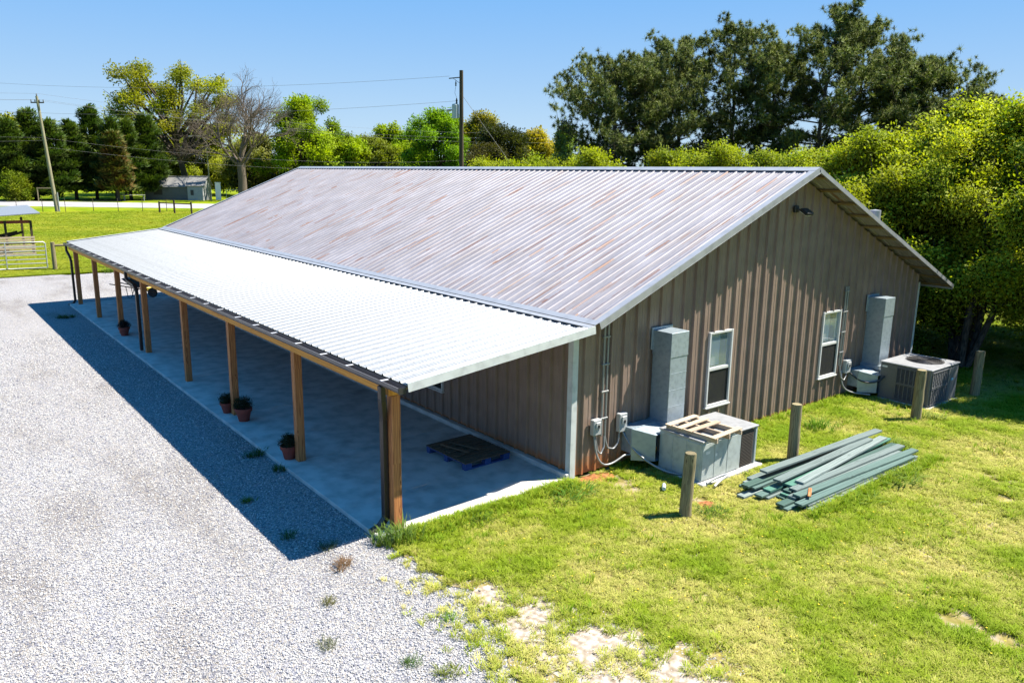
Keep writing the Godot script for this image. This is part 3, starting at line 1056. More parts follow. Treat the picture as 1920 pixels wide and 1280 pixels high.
	for q in [[0.50, 0.82, 0.19, 0.28, "small grey disconnect box on the wall nearest the white corner trim"], [1.14, 0.79, 0.20, 0.34, "grey disconnect box on the wall left of the tall duct"], [8.80, 0.70, 0.24, 0.32, "grey disconnect box on the wall under the farther conduits"]]:
		var e := thing("disconnect_box", q[4], "electrical box", Vector3(q[0], q[1], 0.033), 0.0, "electrical boxes on the gable wall")
		mb = MB.new()
		mb.bc(Vector3(-q[2] / 2, -q[3] / 2, 0.0), Vector3(q[2] / 2, q[3] / 2, 0.10), 0.012)
		part(e, "housing", mb.mesh(), M.box_grey)
		mb = MB.new()
		mb.bc(Vector3(-q[2] * 0.3, -0.02, 0.101), Vector3(q[2] * 0.3, q[3] * 0.36, 0.125), 0.01)
		part(e, "cover", mb.mesh(), M.box_grey)
		mb = MB.new()
		mb.bc(Vector3(-0.02, 0.0, 0.126), Vector3(0.02, 0.06, 0.14), 0.004)
		part(e, "handle", mb.mesh(), M.dark_metal)
	cable("grey flexible cable looping from the small box to the conduits", [Vector3(0.50, 0.67, 0.08), Vector3(0.53, 0.40, 0.10), Vector3(0.62, 0.30, 0.10), Vector3(0.72, 0.42, 0.08), Vector3(0.73, 0.60, 0.06)], 0.017)
	cable("grey flexible cable running from the small box along the wall foot", [Vector3(0.47, 0.67, 0.08), Vector3(0.49, 0.32, 0.14), Vector3(0.62, 0.14, 0.20), Vector3(0.85, 0.16, 0.24), Vector3(1.05, 0.24, 0.26), Vector3(1.20, 0.22, 0.26)], 0.019)
	cable("grey flexible cable hanging between the conduits and the larger box", [Vector3(0.75, 0.60, 0.06), Vector3(0.80, 0.38, 0.09), Vector3(0.95, 0.33, 0.09), Vector3(1.06, 0.42, 0.09), Vector3(1.09, 0.61, 0.08)], 0.017)
	cable("grey flexible cable curving from the larger box to the pale unit", [Vector3(1.18, 0.61, 0.08), Vector3(1.20, 0.42, 0.22), Vector3(1.27, 0.24, 0.42), Vector3(1.38, 0.10, 0.66), Vector3(1.50, 0.02, 0.90), Vector3(1.60, 0.02, 1.10)], 0.02)
	cable("grey flexible cable under the farther box going down to the grass", [Vector3(8.62, 0.62, 0.06), Vector3(8.60, 0.30, 0.12), Vector3(8.75, 0.12, 0.22), Vector3(9.0, 0.06, 0.40), Vector3(9.12, 0.05, 0.56)], 0.02)
	cable("black cable sagging from the farther box to the louvred unit", [Vector3(8.90, 0.55, 0.10), Vector3(9.02, 0.36, 0.36), Vector3(9.20, 0.36, 0.62), Vector3(9.40, 0.50, 0.72)], 0.018, true)
	cable("grey flexible cable looping between the farther conduits and box", [Vector3(8.52, 0.74, 0.06), Vector3(8.54, 0.46, 0.10), Vector3(8.66, 0.38, 0.12), Vector3(8.78, 0.48, 0.10), Vector3(8.80, 0.55, 0.09)], 0.017)
	# flood light on the gable
	var fl := thing("flood_light", "black floodlight mounted under the gable peak", "light fixture", Vector3(6.10, 4.42, 0.035))
	mb = MB.new()
	mb.bc(Vector3(-0.07, -0.07, 0.0), Vector3(0.07, 0.07, 0.05), 0.01)
	part(fl, "mounting_box", mb.mesh(), M.black)
	mb = MB.new()
	mb.bar(Vector3(0, 0, 0.05), Vector3(0.05, -0.02, 0.14), 0.04, 0.04)
	part(fl, "arm", mb.mesh(), M.black)
	mb = MB.new()
	mb.box(Transform3D(Basis(Vector3.RIGHT, 0.55), Vector3(0.08, -0.05, 0.22)), Vector3(0.24, 0.07, 0.20), 0.012)
	part(fl, "head", mb.mesh(), M.dark_metal)
	mb = MB.new()
	mb.box(Transform3D(Basis(Vector3.RIGHT, 0.55), Vector3(0.08, -0.083, 0.20)), Vector3(0.20, 0.012, 0.17))
	part(fl, "lens", mb.mesh(), M.white)
	# --- pallet on the nearer unit
	var p := thing("wooden_pallet", "weathered bare wood pallet lying on the pale air conditioner", "pallet", Vector3(2.06, 0.722, 1.16), PI / 2 + 0.06)
	for k in 3:
		mb = MB.new()
		mb.uvo = Vector2(k * 0.3, k)
		mb.bc(Vector3(-0.52, 0.001, -0.38 + k * 0.36), Vector3(0.52, 0.085, -0.34 + k * 0.36), 0.004)
		part(p, "stringer", mb.mesh(), M.grey_wood[k])
	for k in 5:
		if k == 1: continue
		mb = MB.new()
		mb.uvo = Vector2(k * 0.21, k * 0.8)
		mb.bx(Vector3(-0.45 + k * 0.225, 0.096, -0.01), Vector3(0.11, 0.02, 0.86), 0.003, rng.randf_range(-0.03, 0.03))
		part(p, "deck_board", mb.mesh(), M.grey_wood[(k + 2) % 3])
	# --- blue pallet on the slab with broken boards
	p = thing("blue_pallet", "blue edged wooden pallet on the shaded porch slab", "pallet", Vector3(-0.80, 0.0, -1.89), 0.03)
	for z in [-0.55, 0.0, 0.55]:
		mb = MB.new()
		mb.bc(Vector3(-0.50, 0.0, z - 0.05), Vector3(0.50, 0.02, z + 0.05), 0.003)
		part(p, "bottom_board", mb.mesh(), M.blue_paint)
		for x in [-0.43, 0.0, 0.43]:
			mb = MB.new()
			mb.bc(Vector3(x - 0.07, 0.021, z - 0.055), Vector3(x + 0.07, 0.10, z + 0.055), 0.004)
			part(p, "block", mb.mesh(), M.blue_paint)
	for x in [-0.44, 0.0, 0.44]:
		mb = MB.new()
		mb.bc(Vector3(x - 0.065, 0.101, -0.61), Vector3(x + 0.065, 0.118, 0.61), 0.003)
		part(p, "stringer_board", mb.mesh(), M.blue_paint)
	for k in 9:
		mb = MB.new()
		mb.uvo = Vector2(k * 0.4, k * 0.3)
		var z := -0.55 + k * 0.1375
		mb.bc(Vector3(-0.508, 0.119, z - 0.055), Vector3(0.508, 0.138 + rng.randf() * 0.004, z + 0.055), 0.003)
		part(p, "deck_board", mb.mesh(), M.dark_wood)
	var bits := [[Vector3(-0.95, 0.152, -1.72), 0.62, 1.85, "broken brown board lying along the near edge of blue pallet"], [Vector3(-0.99, 0.152, -1.92), 0.50, 1.70, "short broken brown board in the middle of blue pallet"], [Vector3(-0.86, 0.152, -2.14), 0.55, 1.78, "broken brown board toward the far side of blue pallet"]]
	for k in 3:
		mb = MB.new()
		mb.uvo = Vector2(k, k * 0.4)
		mb.bx(Vector3.ZERO, Vector3(0.09, 0.018, bits[k][1]), 0.003)
		solo("broken_board", bits[k][3], "board", mb.mesh(), M.dark_wood, bits[k][0] + Vector3(0, 0.003, 0), bits[k][2], "broken boards on the blue pallet")
	for k in 2:
		mb = MB.new()
		mb.bx(Vector3.ZERO, Vector3(0.06, 0.03, 0.66), 0.003)
		solo("broken_board", ["brown cleat laid across the broken boards, nearer the posts", "brown cleat laid across the broken boards, nearer the wall"][k], "board", mb.mesh(), M.dark_wood, Vector3(-1.06 + k * 0.22, 0.182, -1.93), 0.25 + k * 0.1, "broken boards on the blue pallet")
	# --- fence posts
	var fp := [[0.45, 2.12, 1.00, 0.095, 0.05, "weathered round post leaning in front of the pale air conditioner"], [3.95, 1.77, 1.08, 0.10, -0.03, "weathered round post standing behind the green lumber pile"], [8.38, 1.97, 1.10, 0.105, 0.0, "weathered round post in front of the louvred air conditioner"], [11.5, 1.94, 1.10, 0.105, 0.0, "weathered round post farthest right in the tree shade"]]
	for q in fp:
		mb = MB.new()
		mb.uvo = Vector2(q[0] * 0.3, q[1])
		var ps := []
		var rs := []
		for k in 7:
			var t := k / 6.0
			ps.append(Vector3(q[4] * t * q[2] + 0.006 * sin(k * 1.7), -0.2 + (q[2] + 0.2) * t, 0.006 * cos(k * 2.1)))
			rs.append(q[3] * (1.03 - 0.07 * t + 0.02 * sin(k * 2.7)))
		ps.append(ps[6] + Vector3(0, 0.012, 0))
		rs.append(q[3] * 0.86)
		mb.tube(ps, rs, 14)
		solo("fence_post", q[5], "post", mb.mesh(), M.log, Vector3(q[0], -0.05, q[1]), 0.0, "round fence posts by the gable wall")
	# --- heap of green boards: centre x, z, height, yaw, length, width, thick, tone
	var boards := []
	var lay := ["bottom layer", "second layer", "third layer"]
	for l in 3:
		for k in 6:
			boards.append([3.9 + rng.randf_range(-0.28, 0.28) - (0.18 if l == 0 else 0.0), 3.14 - k * 0.215 + rng.randf_range(-0.02, 0.02) - l * 0.02, l * 0.041, rng.randf_range(-0.02, 0.02), rng.randf_range(3.55, 3.85), 0.14, 0.04, [3, 0, 2, 1, 3, 0, 1, 2, 4, 0, 2, 3, 0, 1, 2, 4, 0, 1][l * 6 + k], "green board in the %s of the pile, %s from its near edge" % [lay[l], ordinal(k)]])
	boards.append_array([
		[4.05, 3.00, 0.123, -0.035, 3.75, 0.14, 0.04, 0, "long green board on top at the near edge of the pile"],
		[4.15, 2.78, 0.123, -0.01, 3.6, 0.14, 0.04, 1, "weathered green board on top next to the near edge"],
		[4.30, 2.50, 0.123, 0.05, 3.7, 0.19, 0.04, 4, "bright green board lying askew near the top"],
		[3.60, 2.20, 0.123, 0.0, 3.5, 0.14, 0.04, 2, "dark green board high on the pile toward the post"],
		[4.32, 2.56, 0.164, 0.085, 3.4, 0.15, 0.04, 3, "pale gritty board lying askew across the top"],
		[3.95, 2.42, 0.205, 0.045, 3.3, 0.15, 0.04, 1, "wide green board lying over the pale gritty one"],
		[4.25, 2.22, 0.246, -0.02, 3.75, 0.15, 0.04, 1, "topmost long board of the green pile"],
	])
	for q in boards:
		mb = MB.new()
		mb.uvo = Vector2(q[0] * 7.1, q[1] * 3.3 + q[2] * 20)
		mb.bx(Vector3.ZERO, Vector3(q[4], q[6] - 0.002, q[5]), 0.004)
		solo("lumber_board", q[8], "board", mb.mesh(), M.green_board[q[7]], Vector3(q[0], -0.03 + q[2] + 0.02, q[1]), q[3], "green boards heaped on the lawn")
	mb = MB.new()
	mb.bx(Vector3.ZERO, Vector3(0.36, 0.018, 0.05), 0.003)
	solo("wood_scrap", "small orange brown wood scrap on the near end of the green pile", "wood scrap", mb.mesh(), M.wood[0], Vector3(2.42, 0.144, 3.02), 0.5)
	# --- flower pots
	var pots := [[-3.36, -16.75, 1.0, "red flower pot standing alone, farthest from the camera"], [-3.45, -7.02, 0.88, "red flower pot half hidden behind a porch post"], [-3.36, -6.28, 1.05, "red flower pot in front of the post, beside another pot"], [-3.47, -3.66, 0.95, "red flower pot nearest the camera, beside a post"]]
	for k in 4:
		var q: Array = pots[k]
		var s: float = q[2]
		var o := thing("flower_pot", q[3], "flower pot", Vector3(q[0], 0.0, q[1]), k * 1.3, "red flower pots along the porch")
		mb = MB.new()
		mb.lathe(Vector3.ZERO, [Vector2(0.0, 0.002), Vector2(0.10 * s, 0.002), Vector2(0.145 * s, 0.20 * s), Vector2(0.165 * s, 0.20 * s), Vector2(0.17 * s, 0.265 * s), Vector2(0.15 * s, 0.265 * s), Vector2(0.14 * s, 0.23 * s), Vector2(0.0, 0.23 * s)], 20)
		part(o, "pot", mb.mesh(), M.pot)
		var ps := []
		var cs := []
		for i in 150:
			var dv := Vector3(rng.randfn(), absf(rng.randfn()) + 0.1, rng.randfn()).normalized()
			var pp := Vector3(0, 0.27 * s, 0) + dv * Vector3(0.20, 0.21, 0.20) * s * pow(rng.randf(), 0.35)
			ps.append(Transform3D(Basis.from_euler(Vector3(rng.randf() * TAU, rng.randf() * TAU, 0)).scaled(Vector3.ONE * 0.05), pp))
			var g := rng.randf_range(0.6, 1.2)
			cs.append(Color(0.035 * g, 0.05 * g, 0.03 * g) if k != 0 else Color(0.035 * g, 0.03 * g, 0.035 * g))
		multi(o, "plant", tex.clump_fine, M.leaf, ps, cs)
		mb = MB.new()
		for i in 6:
			var an := i * TAU / 6.0
			mb.tube([Vector3(0, 0.2 * s, 0), Vector3(cos(an) * 0.1, 0.38 * s, sin(an) * 0.1)], [0.005, 0.003], 4, false)
		part(o, "stems", mb.mesh(), M.bark)
	# --- wheelbarrow at the far end of the slab
	var wb := thing("wheelbarrow", "dark wheelbarrow standing at the far end of the porch", "wheelbarrow", Vector3(-0.72, 0.0, -24.1), 0.0)
	wb.rotation.y = -0.67
	mb = MB.new()
	mb.lathe(Vector3.ZERO, [Vector2(0.09, -0.05), Vector2(0.17, -0.05), Vector2(0.20, 0.0), Vector2(0.17, 0.05), Vector2(0.09, 0.05), Vector2(0.09, -0.05)], 18)
	var wh := holder(wb, "wheel", Vector3(0.0, 0.20, 0.0))
	var ty := part(wh, "tyre", mb.mesh(), M.black)
	ty.rotation.x = PI / 2
	mb = MB.new()
	mb.lathe(Vector3.ZERO, [Vector2(0.0, -0.04), Vector2(0.089, -0.03), Vector2(0.089, 0.03), Vector2(0.0, 0.04)], 14)
	var ri := part(wh, "rim", mb.mesh(), M.dark_metal)
	ri.rotation.x = PI / 2
	for s in [-1.0, 1.0]:
		mb = MB.new()
		mb.tube([Vector3(0.16, 0.20, 0.07 * s), Vector3(-0.25, 0.33, 0.14 * s), Vector3(-1.55, 0.56, 0.30 * s)], [0.022, 0.022, 0.022], 6)
		part(wb, "handle", mb.mesh(), M.dark_wood)
		mb = MB.new()
		mb.tube([Vector3(-0.62, 0.40, 0.2 * s), Vector3(-0.76, 0.02, 0.2 * s), Vector3(-0.9, 0.01, 0.2 * s), Vector3(-0.96, 0.45, 0.2 * s)], [0.014, 0.014, 0.014, 0.014], 6)
		part(wb, "leg", mb.mesh(), M.dark_metal)
	mb = MB.new()
	var lo := [Vector3(-0.25, 0.40, -0.2), Vector3(-0.25, 0.40, 0.2), Vector3(-0.75, 0.46, 0.22), Vector3(-0.75, 0.46, -0.22)]
	var hi := [Vector3(0.12, 0.72, -0.34), Vector3(0.12, 0.72, 0.34), Vector3(-1.02, 0.78, 0.36), Vector3(-1.02, 0.78, -0.36)]
	for i in 4:
		var j := (i + 1) % 4
		mb.quad(lo[i], lo[j], hi[j], hi[i])
		mb.quad(hi[i] * 0.985, hi[j] * 0.985, lo[j] + Vector3(0, 0.01, 0), lo[i] + Vector3(0, 0.01, 0))
	mb.quad(lo[0], lo[3], lo[2], lo[1])
	part(wb, "tray", mb.mesh(), mat(lin(0.03, 0.045, 0.05), 0.35))
	mb = MB.new()
	mb.tube([hi[0], hi[1], hi[2], hi[3], hi[0]], [0.014, 0.014, 0.014, 0.014, 0.014], 6, false)
	part(wb, "rim_tube", mb.mesh(), M.dark_metal)
	# --- yellow wheel stop beyond the slab
	mb = MB.new()
	mb.bx(Vector3(0, 0.07, 0), Vector3(1.25, 0.14, 0.22), 0.04)
	solo("wheel_stop", "low yellow block on the gravel behind the wheelbarrow", "wheel stop", mb.mesh(), M.yellow, Vector3(0.15, -0.06, -26.6), 0.25)
	# --- litter on the grass
	mb = MB.new()
	mb.tube([Vector3(-0.11, 0.03, 0), Vector3(0.06, 0.03, 0), Vector3(0.09, 0.03, 0), Vector3(0.12, 0.03, 0)], [0.032, 0.033, 0.015, 0.013], 10)
	solo("plastic_bottle", "crushed pale plastic bottle lying on the grass left of the leaning post", "bottle", mb.mesh(), mat(lin(0.45, 0.52, 0.56), 0.3), Vector3(0.94, 0.0, 1.28), 0.7)

func tall_duct(d: Node3D, x0: float, x1: float, y0: float, y1: float) -> void:
	var mb := MB.new()
	mb.bc(Vector3(x0, y0, 0.05), Vector3(x1, y1 - 0.42, 0.47), 0.006)
	part(d, "shaft", mb.mesh(), M.duct)
	mb = MB.new()
	mb.bc(Vector3(x0 - 0.006, y1 - 0.419, 0.045), Vector3(x1 + 0.006, y1, 0.478), 0.006)
	part(d, "head", mb.mesh(), M.duct)
	mb = MB.new()
	mb.bc(Vector3(x0 - 0.05, y1 - 0.36, 0.034), Vector3(x1 + 0.05, y1 + 0.04, 0.06), 0.004)
	part(d, "wall_flange", mb.mesh(), M.duct)
	for k in 4:
		mb = MB.new()
		var y := y1 - 0.44 - k * 0.30 * (y1 - 0.44 - y0) / 1.24
		var pr := 0.008 if k == 0 else 0.003
		mb.bc(Vector3(x0 - pr, y, 0.05 - pr), Vector3(x1 + pr, y + (0.03 if k == 0 else 0.005), 0.47 + pr), 0.001)
		part(d, "seam", mb.mesh(), M.duct)
	mb = MB.new()
	mb.bc(Vector3(x0 - 0.03, y0 - 0.03, 0.034), Vector3(x1 + 0.03, y0 + 0.06, 0.50), 0.004)
	part(d, "base_collar", mb.mesh(), M.duct)
	mb = MB.new() # elbow into the back of the unit
	mb.bc(Vector3(x0 + 0.02, y0 - 0.45, 0.04), Vector3(x1 - 0.02, y0 - 0.031, 0.56), 0.006)
	part(d, "elbow", mb.mesh(), M.duct)

func low_duct(d: Node3D, x0: float, x1: float, y0: float, y1: float, zd: float) -> void:
	var mb := MB.new()
	var zm := zd * 0.5
	# straight half by the wall, then a half whose top slopes down to the cabinet
	mb.bc(Vector3(x0, y0 + 0.12, 0.034), Vector3(x1, y1, zm), 0.004)
	part(d, "wall_half", mb.mesh(), M.duct)
	mb = MB.new()
	var a := [Vector3(x0, y0, zm + 0.002), Vector3(x1, y0, zm + 0.002), Vector3(x1, y1 - 0.002, zm + 0.002), Vector3(x0, y1 - 0.002, zm + 0.002)]
	var xo := 0.30
	var b := [Vector3(x0 + xo, y0, zd + 0.02), Vector3(x1 + 0.1, y0, zd + 0.02), Vector3(x1 + 0.1, y1 - 0.10, zd + 0.02), Vector3(x0 + xo, y1 - 0.10, zd + 0.02)]
	for i in 4:
		var j := (i + 1) % 4
		mb.quad(a[i], b[i], b[j], a[j])
	part(d, "transition", mb.mesh(), M.duct)
	mb = MB.new()
	mb.bc(Vector3(x0 - 0.012, y0 + 0.11, zm - 0.012), Vector3(x1 + 0.012, y1 + 0.012, zm + 0.0), 0.002)
	part(d, "seam", mb.mesh(), M.duct)

func cable(label: String, pts: Array, r: float, black := false) -> void:
	var cu := Curve3D.new()
	for i in pts.size():
		var t := Vector3.ZERO
		if i > 0 and i < pts.size() - 1: t = (pts[i + 1] - pts[i - 1]) * 0.22
		cu.add_point(pts[i], -t, t)
	var ps := []
	var rs := []
	var ln := cu.get_baked_length()
	for k in 17:
		ps.append(cu.sample_baked(ln * k / 16.0))
		rs.append(r)
	var mb := MB.new()
	mb.tube(ps, rs, 7)
	solo("cable", label, "cable", mb.mesh(), M.black if black else M.conduit, Vector3.ZERO, 0.0, "cables on the gable wall")

func multi(parent: Node3D, called: String, mesh: Mesh, m: Material, xs: Array, cs: Array) -> MultiMeshInstance3D:
	var mm := MultiMesh.new()
	mm.transform_format = MultiMesh.TRANSFORM_3D
	mm.use_colors = true
	mm.mesh = mesh
	mm.instance_count = xs.size()
	for i in xs.size():
		mm.set_instance_transform(i, xs[i])
		mm.set_instance_color(i, cs[i])
	var o := MultiMeshInstance3D.new()
	o.name = called
	o.multimesh = mm
	o.material_override = m
	o.set_meta("kind", "stuff")
	parent.add_child(o, true)
	return o

# ---------------------------------------------------------------- ground
func flat_poly(pts: PackedVector2Array, y: float) -> ArrayMesh:
	var mb := MB.new()
	var idx := Geometry2D.triangulate_polygon(pts)
	for i in range(0, idx.size(), 3):
		var a := pts[idx[i]]
		var b := pts[idx[i + 1]]
		var c := pts[idx[i + 2]]
		var q := [Vector3(a.x, y, a.y), Vector3(b.x, y, b.y), Vector3(c.x, y, c.y)]
		if (q[1] - q[0]).cross(q[2] - q[0]).y < 0.0: q.reverse()
		mb.tri(q[0], q[1], q[2], Vector2(q[0].x, q[0].z), Vector2(q[1].x, q[1].z), Vector2(q[2].x, q[2].z))
	return mb.mesh()

func wiggle(path: Array, step: float, amp: float, sd: int) -> Array:
	var f := noise(sd, 0.8)
	var out := []
	for i in path.size() - 1:
		var a: Vector2 = path[i]
		var b: Vector2 = path[i + 1]
		var n := maxi(1, int(a.distance_to(b) / step))
		for k in n:
			var p := a.lerp(b, float(k) / n)
			out.append(p + Vector2(f.get_noise_2d(p.x, p.y), f.get_noise_2d(p.x + 50, p.y + 50)) * amp)
	out.append(path[-1])
	return out

func edge_x(z: float) -> float:
	# where lawn gives way to gravel
	if z < 1.5: return -3.62
	if z < 2.3: return lerpf(-3.62, -3.80, (z - 1.5) / 0.8)
	return lerpf(-3.80, -4.30, (z - 2.3) / 1.2)

var bare := [[-3.31, 2.06, 0.28], [-3.2, 2.9, 0.42], [-2.95, 3.7, 0.6], [-2.6, 4.6, 0.7], [-3.6, 4.3, 0.7], [-3.1, 5.4, 0.9], [0.80, 5.95, 0.3], [0.72, 6.35, 0.25], [6.07, 4.5, 0.35], [0.45, 0.22, 0.38], [1.02, 1.98, 0.22], [5.2, 4.9, 0.22], [0.6, 0.8, 0.3]]

func bareness(x: float, z: float, f: FastNoiseLite) -> float:
	var b := 0.0
	for q in bare:
		var dx: float = x - q[0]
		var dz: float = z - q[1]
		b = maxf(b, 1.0 - 0.75 * (dx * dx + dz * dz) / (q[2] * q[2]) + f.get_noise_2d(x, z) * 0.9)
	return b

func build_ground() -> void:
	var mb := MB.new()
	var e := 900.0
	mb.quad(Vector3(-e, -0.11, e), Vector3(e, -0.11, e), Vector3(e, -0.11, -e), Vector3(-e, -0.11, -e))
	struct("ground", mb.mesh(), M.field)
	# gravel yard
	var far := wiggle([Vector2(8.0, -33.0), Vector2(-2.1, -34.2), Vector2(-5.0, -35.6), Vector2(-18, -39), Vector2(-40, -44)], 0.4, 0.5, 81)
	var poly := PackedVector2Array()
	for p in far: poly.append(p)
	poly.append(Vector2(-40, 24))
	poly.append(Vector2(-2.2, 24))
	poly.append(Vector2(-2.2, 0.0))
	poly.append(Vector2(-1.0, 0.0))
	poly.append(Vector2(-1.0, -24.5))
	poly.append(Vector2(8.0, -24.5))
	struct("gravel_yard", flat_poly(poly, -0.065), M.gravel)
	# lawn soil
	var ed := []
	for k in 26: ed.append(Vector2(edge_x(k * 0.4) + (0.3 if k * 0.4 > 1.6 else 0.05), k * 0.4 + 0.0))
	ed = wiggle(ed, 0.1, 0.16, 83)
	poly = PackedVector2Array()
	for p in ed: poly.append(p)
	for p in wiggle([Vector2(17, 10), Vector2(15.2, 4), Vector2(14.4, -3), Vector2(W + 0.1, -3)], 0.4, 0.7, 85): poly.append(p)
	poly.append(Vector2(W + 0.1, 0.0))
	struct("lawn", flat_poly(poly, -0.055), M.soil)
	# pale worn dirt where the lawn meets the gravel
	var ring := []
	for k in 40:
		var an := TAU * k / 39.0
		ring.append(Vector2(-3.05 + cos(an) * 0.62 + sin(an) * 0.3, 3.9 + sin(an) * 2.0))
	poly = PackedVector2Array()
	for p in wiggle(ring, 0.08, 0.22, 86): poly.append(p)
	poly.remove_at(poly.size() - 1)
	struct("dirt_patch", flat_poly(poly, -0.051), M.dirt)
	# road
	var p0 := Vector2(3.1, -119.0)
	var p1 := Vector2(26.26, -101.4)
	var q0 := Vector2(5.0, -138.9)
	var q1 := Vector2(31.1, -116.6)
	var dn := (p1 - p0).normalized()
	var df := (q1 - q0).normalized()
	poly = PackedVector2Array([p0 - dn * 160, p1 + dn * 220, q1 + df * 220, q0 - df * 160])
	struct("road", flat_poly(poly, -0.10), M.road)
	# red clay heaps
	for q in [[0.42, 0.18, 0.42, 0.22, "orange clay soil heaped at the wall foot by the corner"], [1.05, 2.02, 0.20, 0.16, "small orange clay mound at the foot of the leaning post"]]:
		mb = MB.new()
		var f := noise(int(q[0] * 100), 3.0)
		var n := 14
		for i in n:
			for j in n:
				var c := []
				for o in [[0, 0], [0, 1], [1, 1], [1, 0]]:
					var u: float = (i + o[0]) / float(n) * 2 - 1
					var w: float = (j + o[1]) / float(n) * 2 - 1
					var r2 := u * u + w * w
					c.append(Vector3(u * q[2], maxf(0.0, 1.0 - r2) * 0.05 * (1.0 + f.get_noise_2d(u, w)) - 0.012, w * q[3]))
				mb.quad(c[0], c[1], c[2], c[3])
		solo("clay_mound", q[4], "soil", mb.mesh(), M.clay, Vector3(q[0], -0.05, q[1] + 0.05))

func blade_clump(sd: int, count: int, spread: float, lean: float, wid: float) -> ArrayMesh:
	var rng := RandomNumberGenerator.new()
	rng.seed = sd
	var mb := MB.new()
	for k in count:
		var an := rng.randf() * TAU
		var b := Vector3(cos(an), 0, sin(an)) * spread * sqrt(rng.randf())
		var d := Vector3(cos(an + rng.randfn() * 0.7), 0, sin(an + rng.randfn() * 0.7))
		var s := d.cross(Vector3.UP) * wid
		var h := rng.randf_range(0.55, 1.0)
		var m := b + Vector3(0, h * 0.6, 0) + d * lean * 0.35 * h
		var t := b + Vector3(0, h * rng.randf_range(0.8, 1.0), 0) + d * lean * h
		mb.tri(b - s, b + s, m + s * 0.8)
		mb.tri(b - s, m + s * 0.8, m - s * 0.8)
		mb.tri(m - s * 0.8, m + s * 0.8, t)
	bend_normals(mb, Vector3.ZERO, 0.0, 1.1)
	return mb.mesh()

func bend_normals(mb: MB, c: Vector3, radial: float, up: float) -> void:
	# small leaves and blades curve; their shading normals lean outwards and up
	for i in mb.n.size():
		var k := mb.n[i]
		if k.y < 0.0: k = -k
		mb.n[i] = (k + (mb.v[i] - c).normalized() * radial + Vector3.UP * up).normalized()

func stone_mesh(sd: int) -> ArrayMesh:
	var rng := RandomNumberGenerator.new()
	rng.seed = sd
	var t := (1.0 + sqrt(5.0)) / 2.0
	var vs := []
	for q in [[-1, t, 0], [1, t, 0], [-1, -t, 0], [1, -t, 0], [0, -1, t], [0, 1, t], [0, -1, -t], [0, 1, -t], [t, 0, -1], [t, 0, 1], [-t, 0, -1], [-t, 0, 1]]:
		vs.append(Vector3(q[0], q[1], q[2]).normalized() * rng.randf_range(0.7, 1.15) * Vector3(1.0, 0.7, 0.85))
	var mb := MB.new()
	for f in [[0, 11, 5], [0, 5, 1], [0, 1, 7], [0, 7, 10], [0, 10, 11], [1, 5, 9], [5, 11, 4], [11, 10, 2], [10, 7, 6], [7, 1, 8], [3, 9, 4], [3, 4, 2], [3, 2, 6], [3, 6, 8], [3, 8, 9], [4, 9, 5], [2, 4, 11], [6, 2, 10], [8, 6, 7], [9, 8, 1]]:
		mb.tri(vs[f[0]], vs[f[1]], vs[f[2]])
	return mb.mesh()

func stuff(called: String, label: String, category: String) -> Node3D:
	var o := thing(called, label, category)
	o.set_meta("kind", "stuff")
	return o

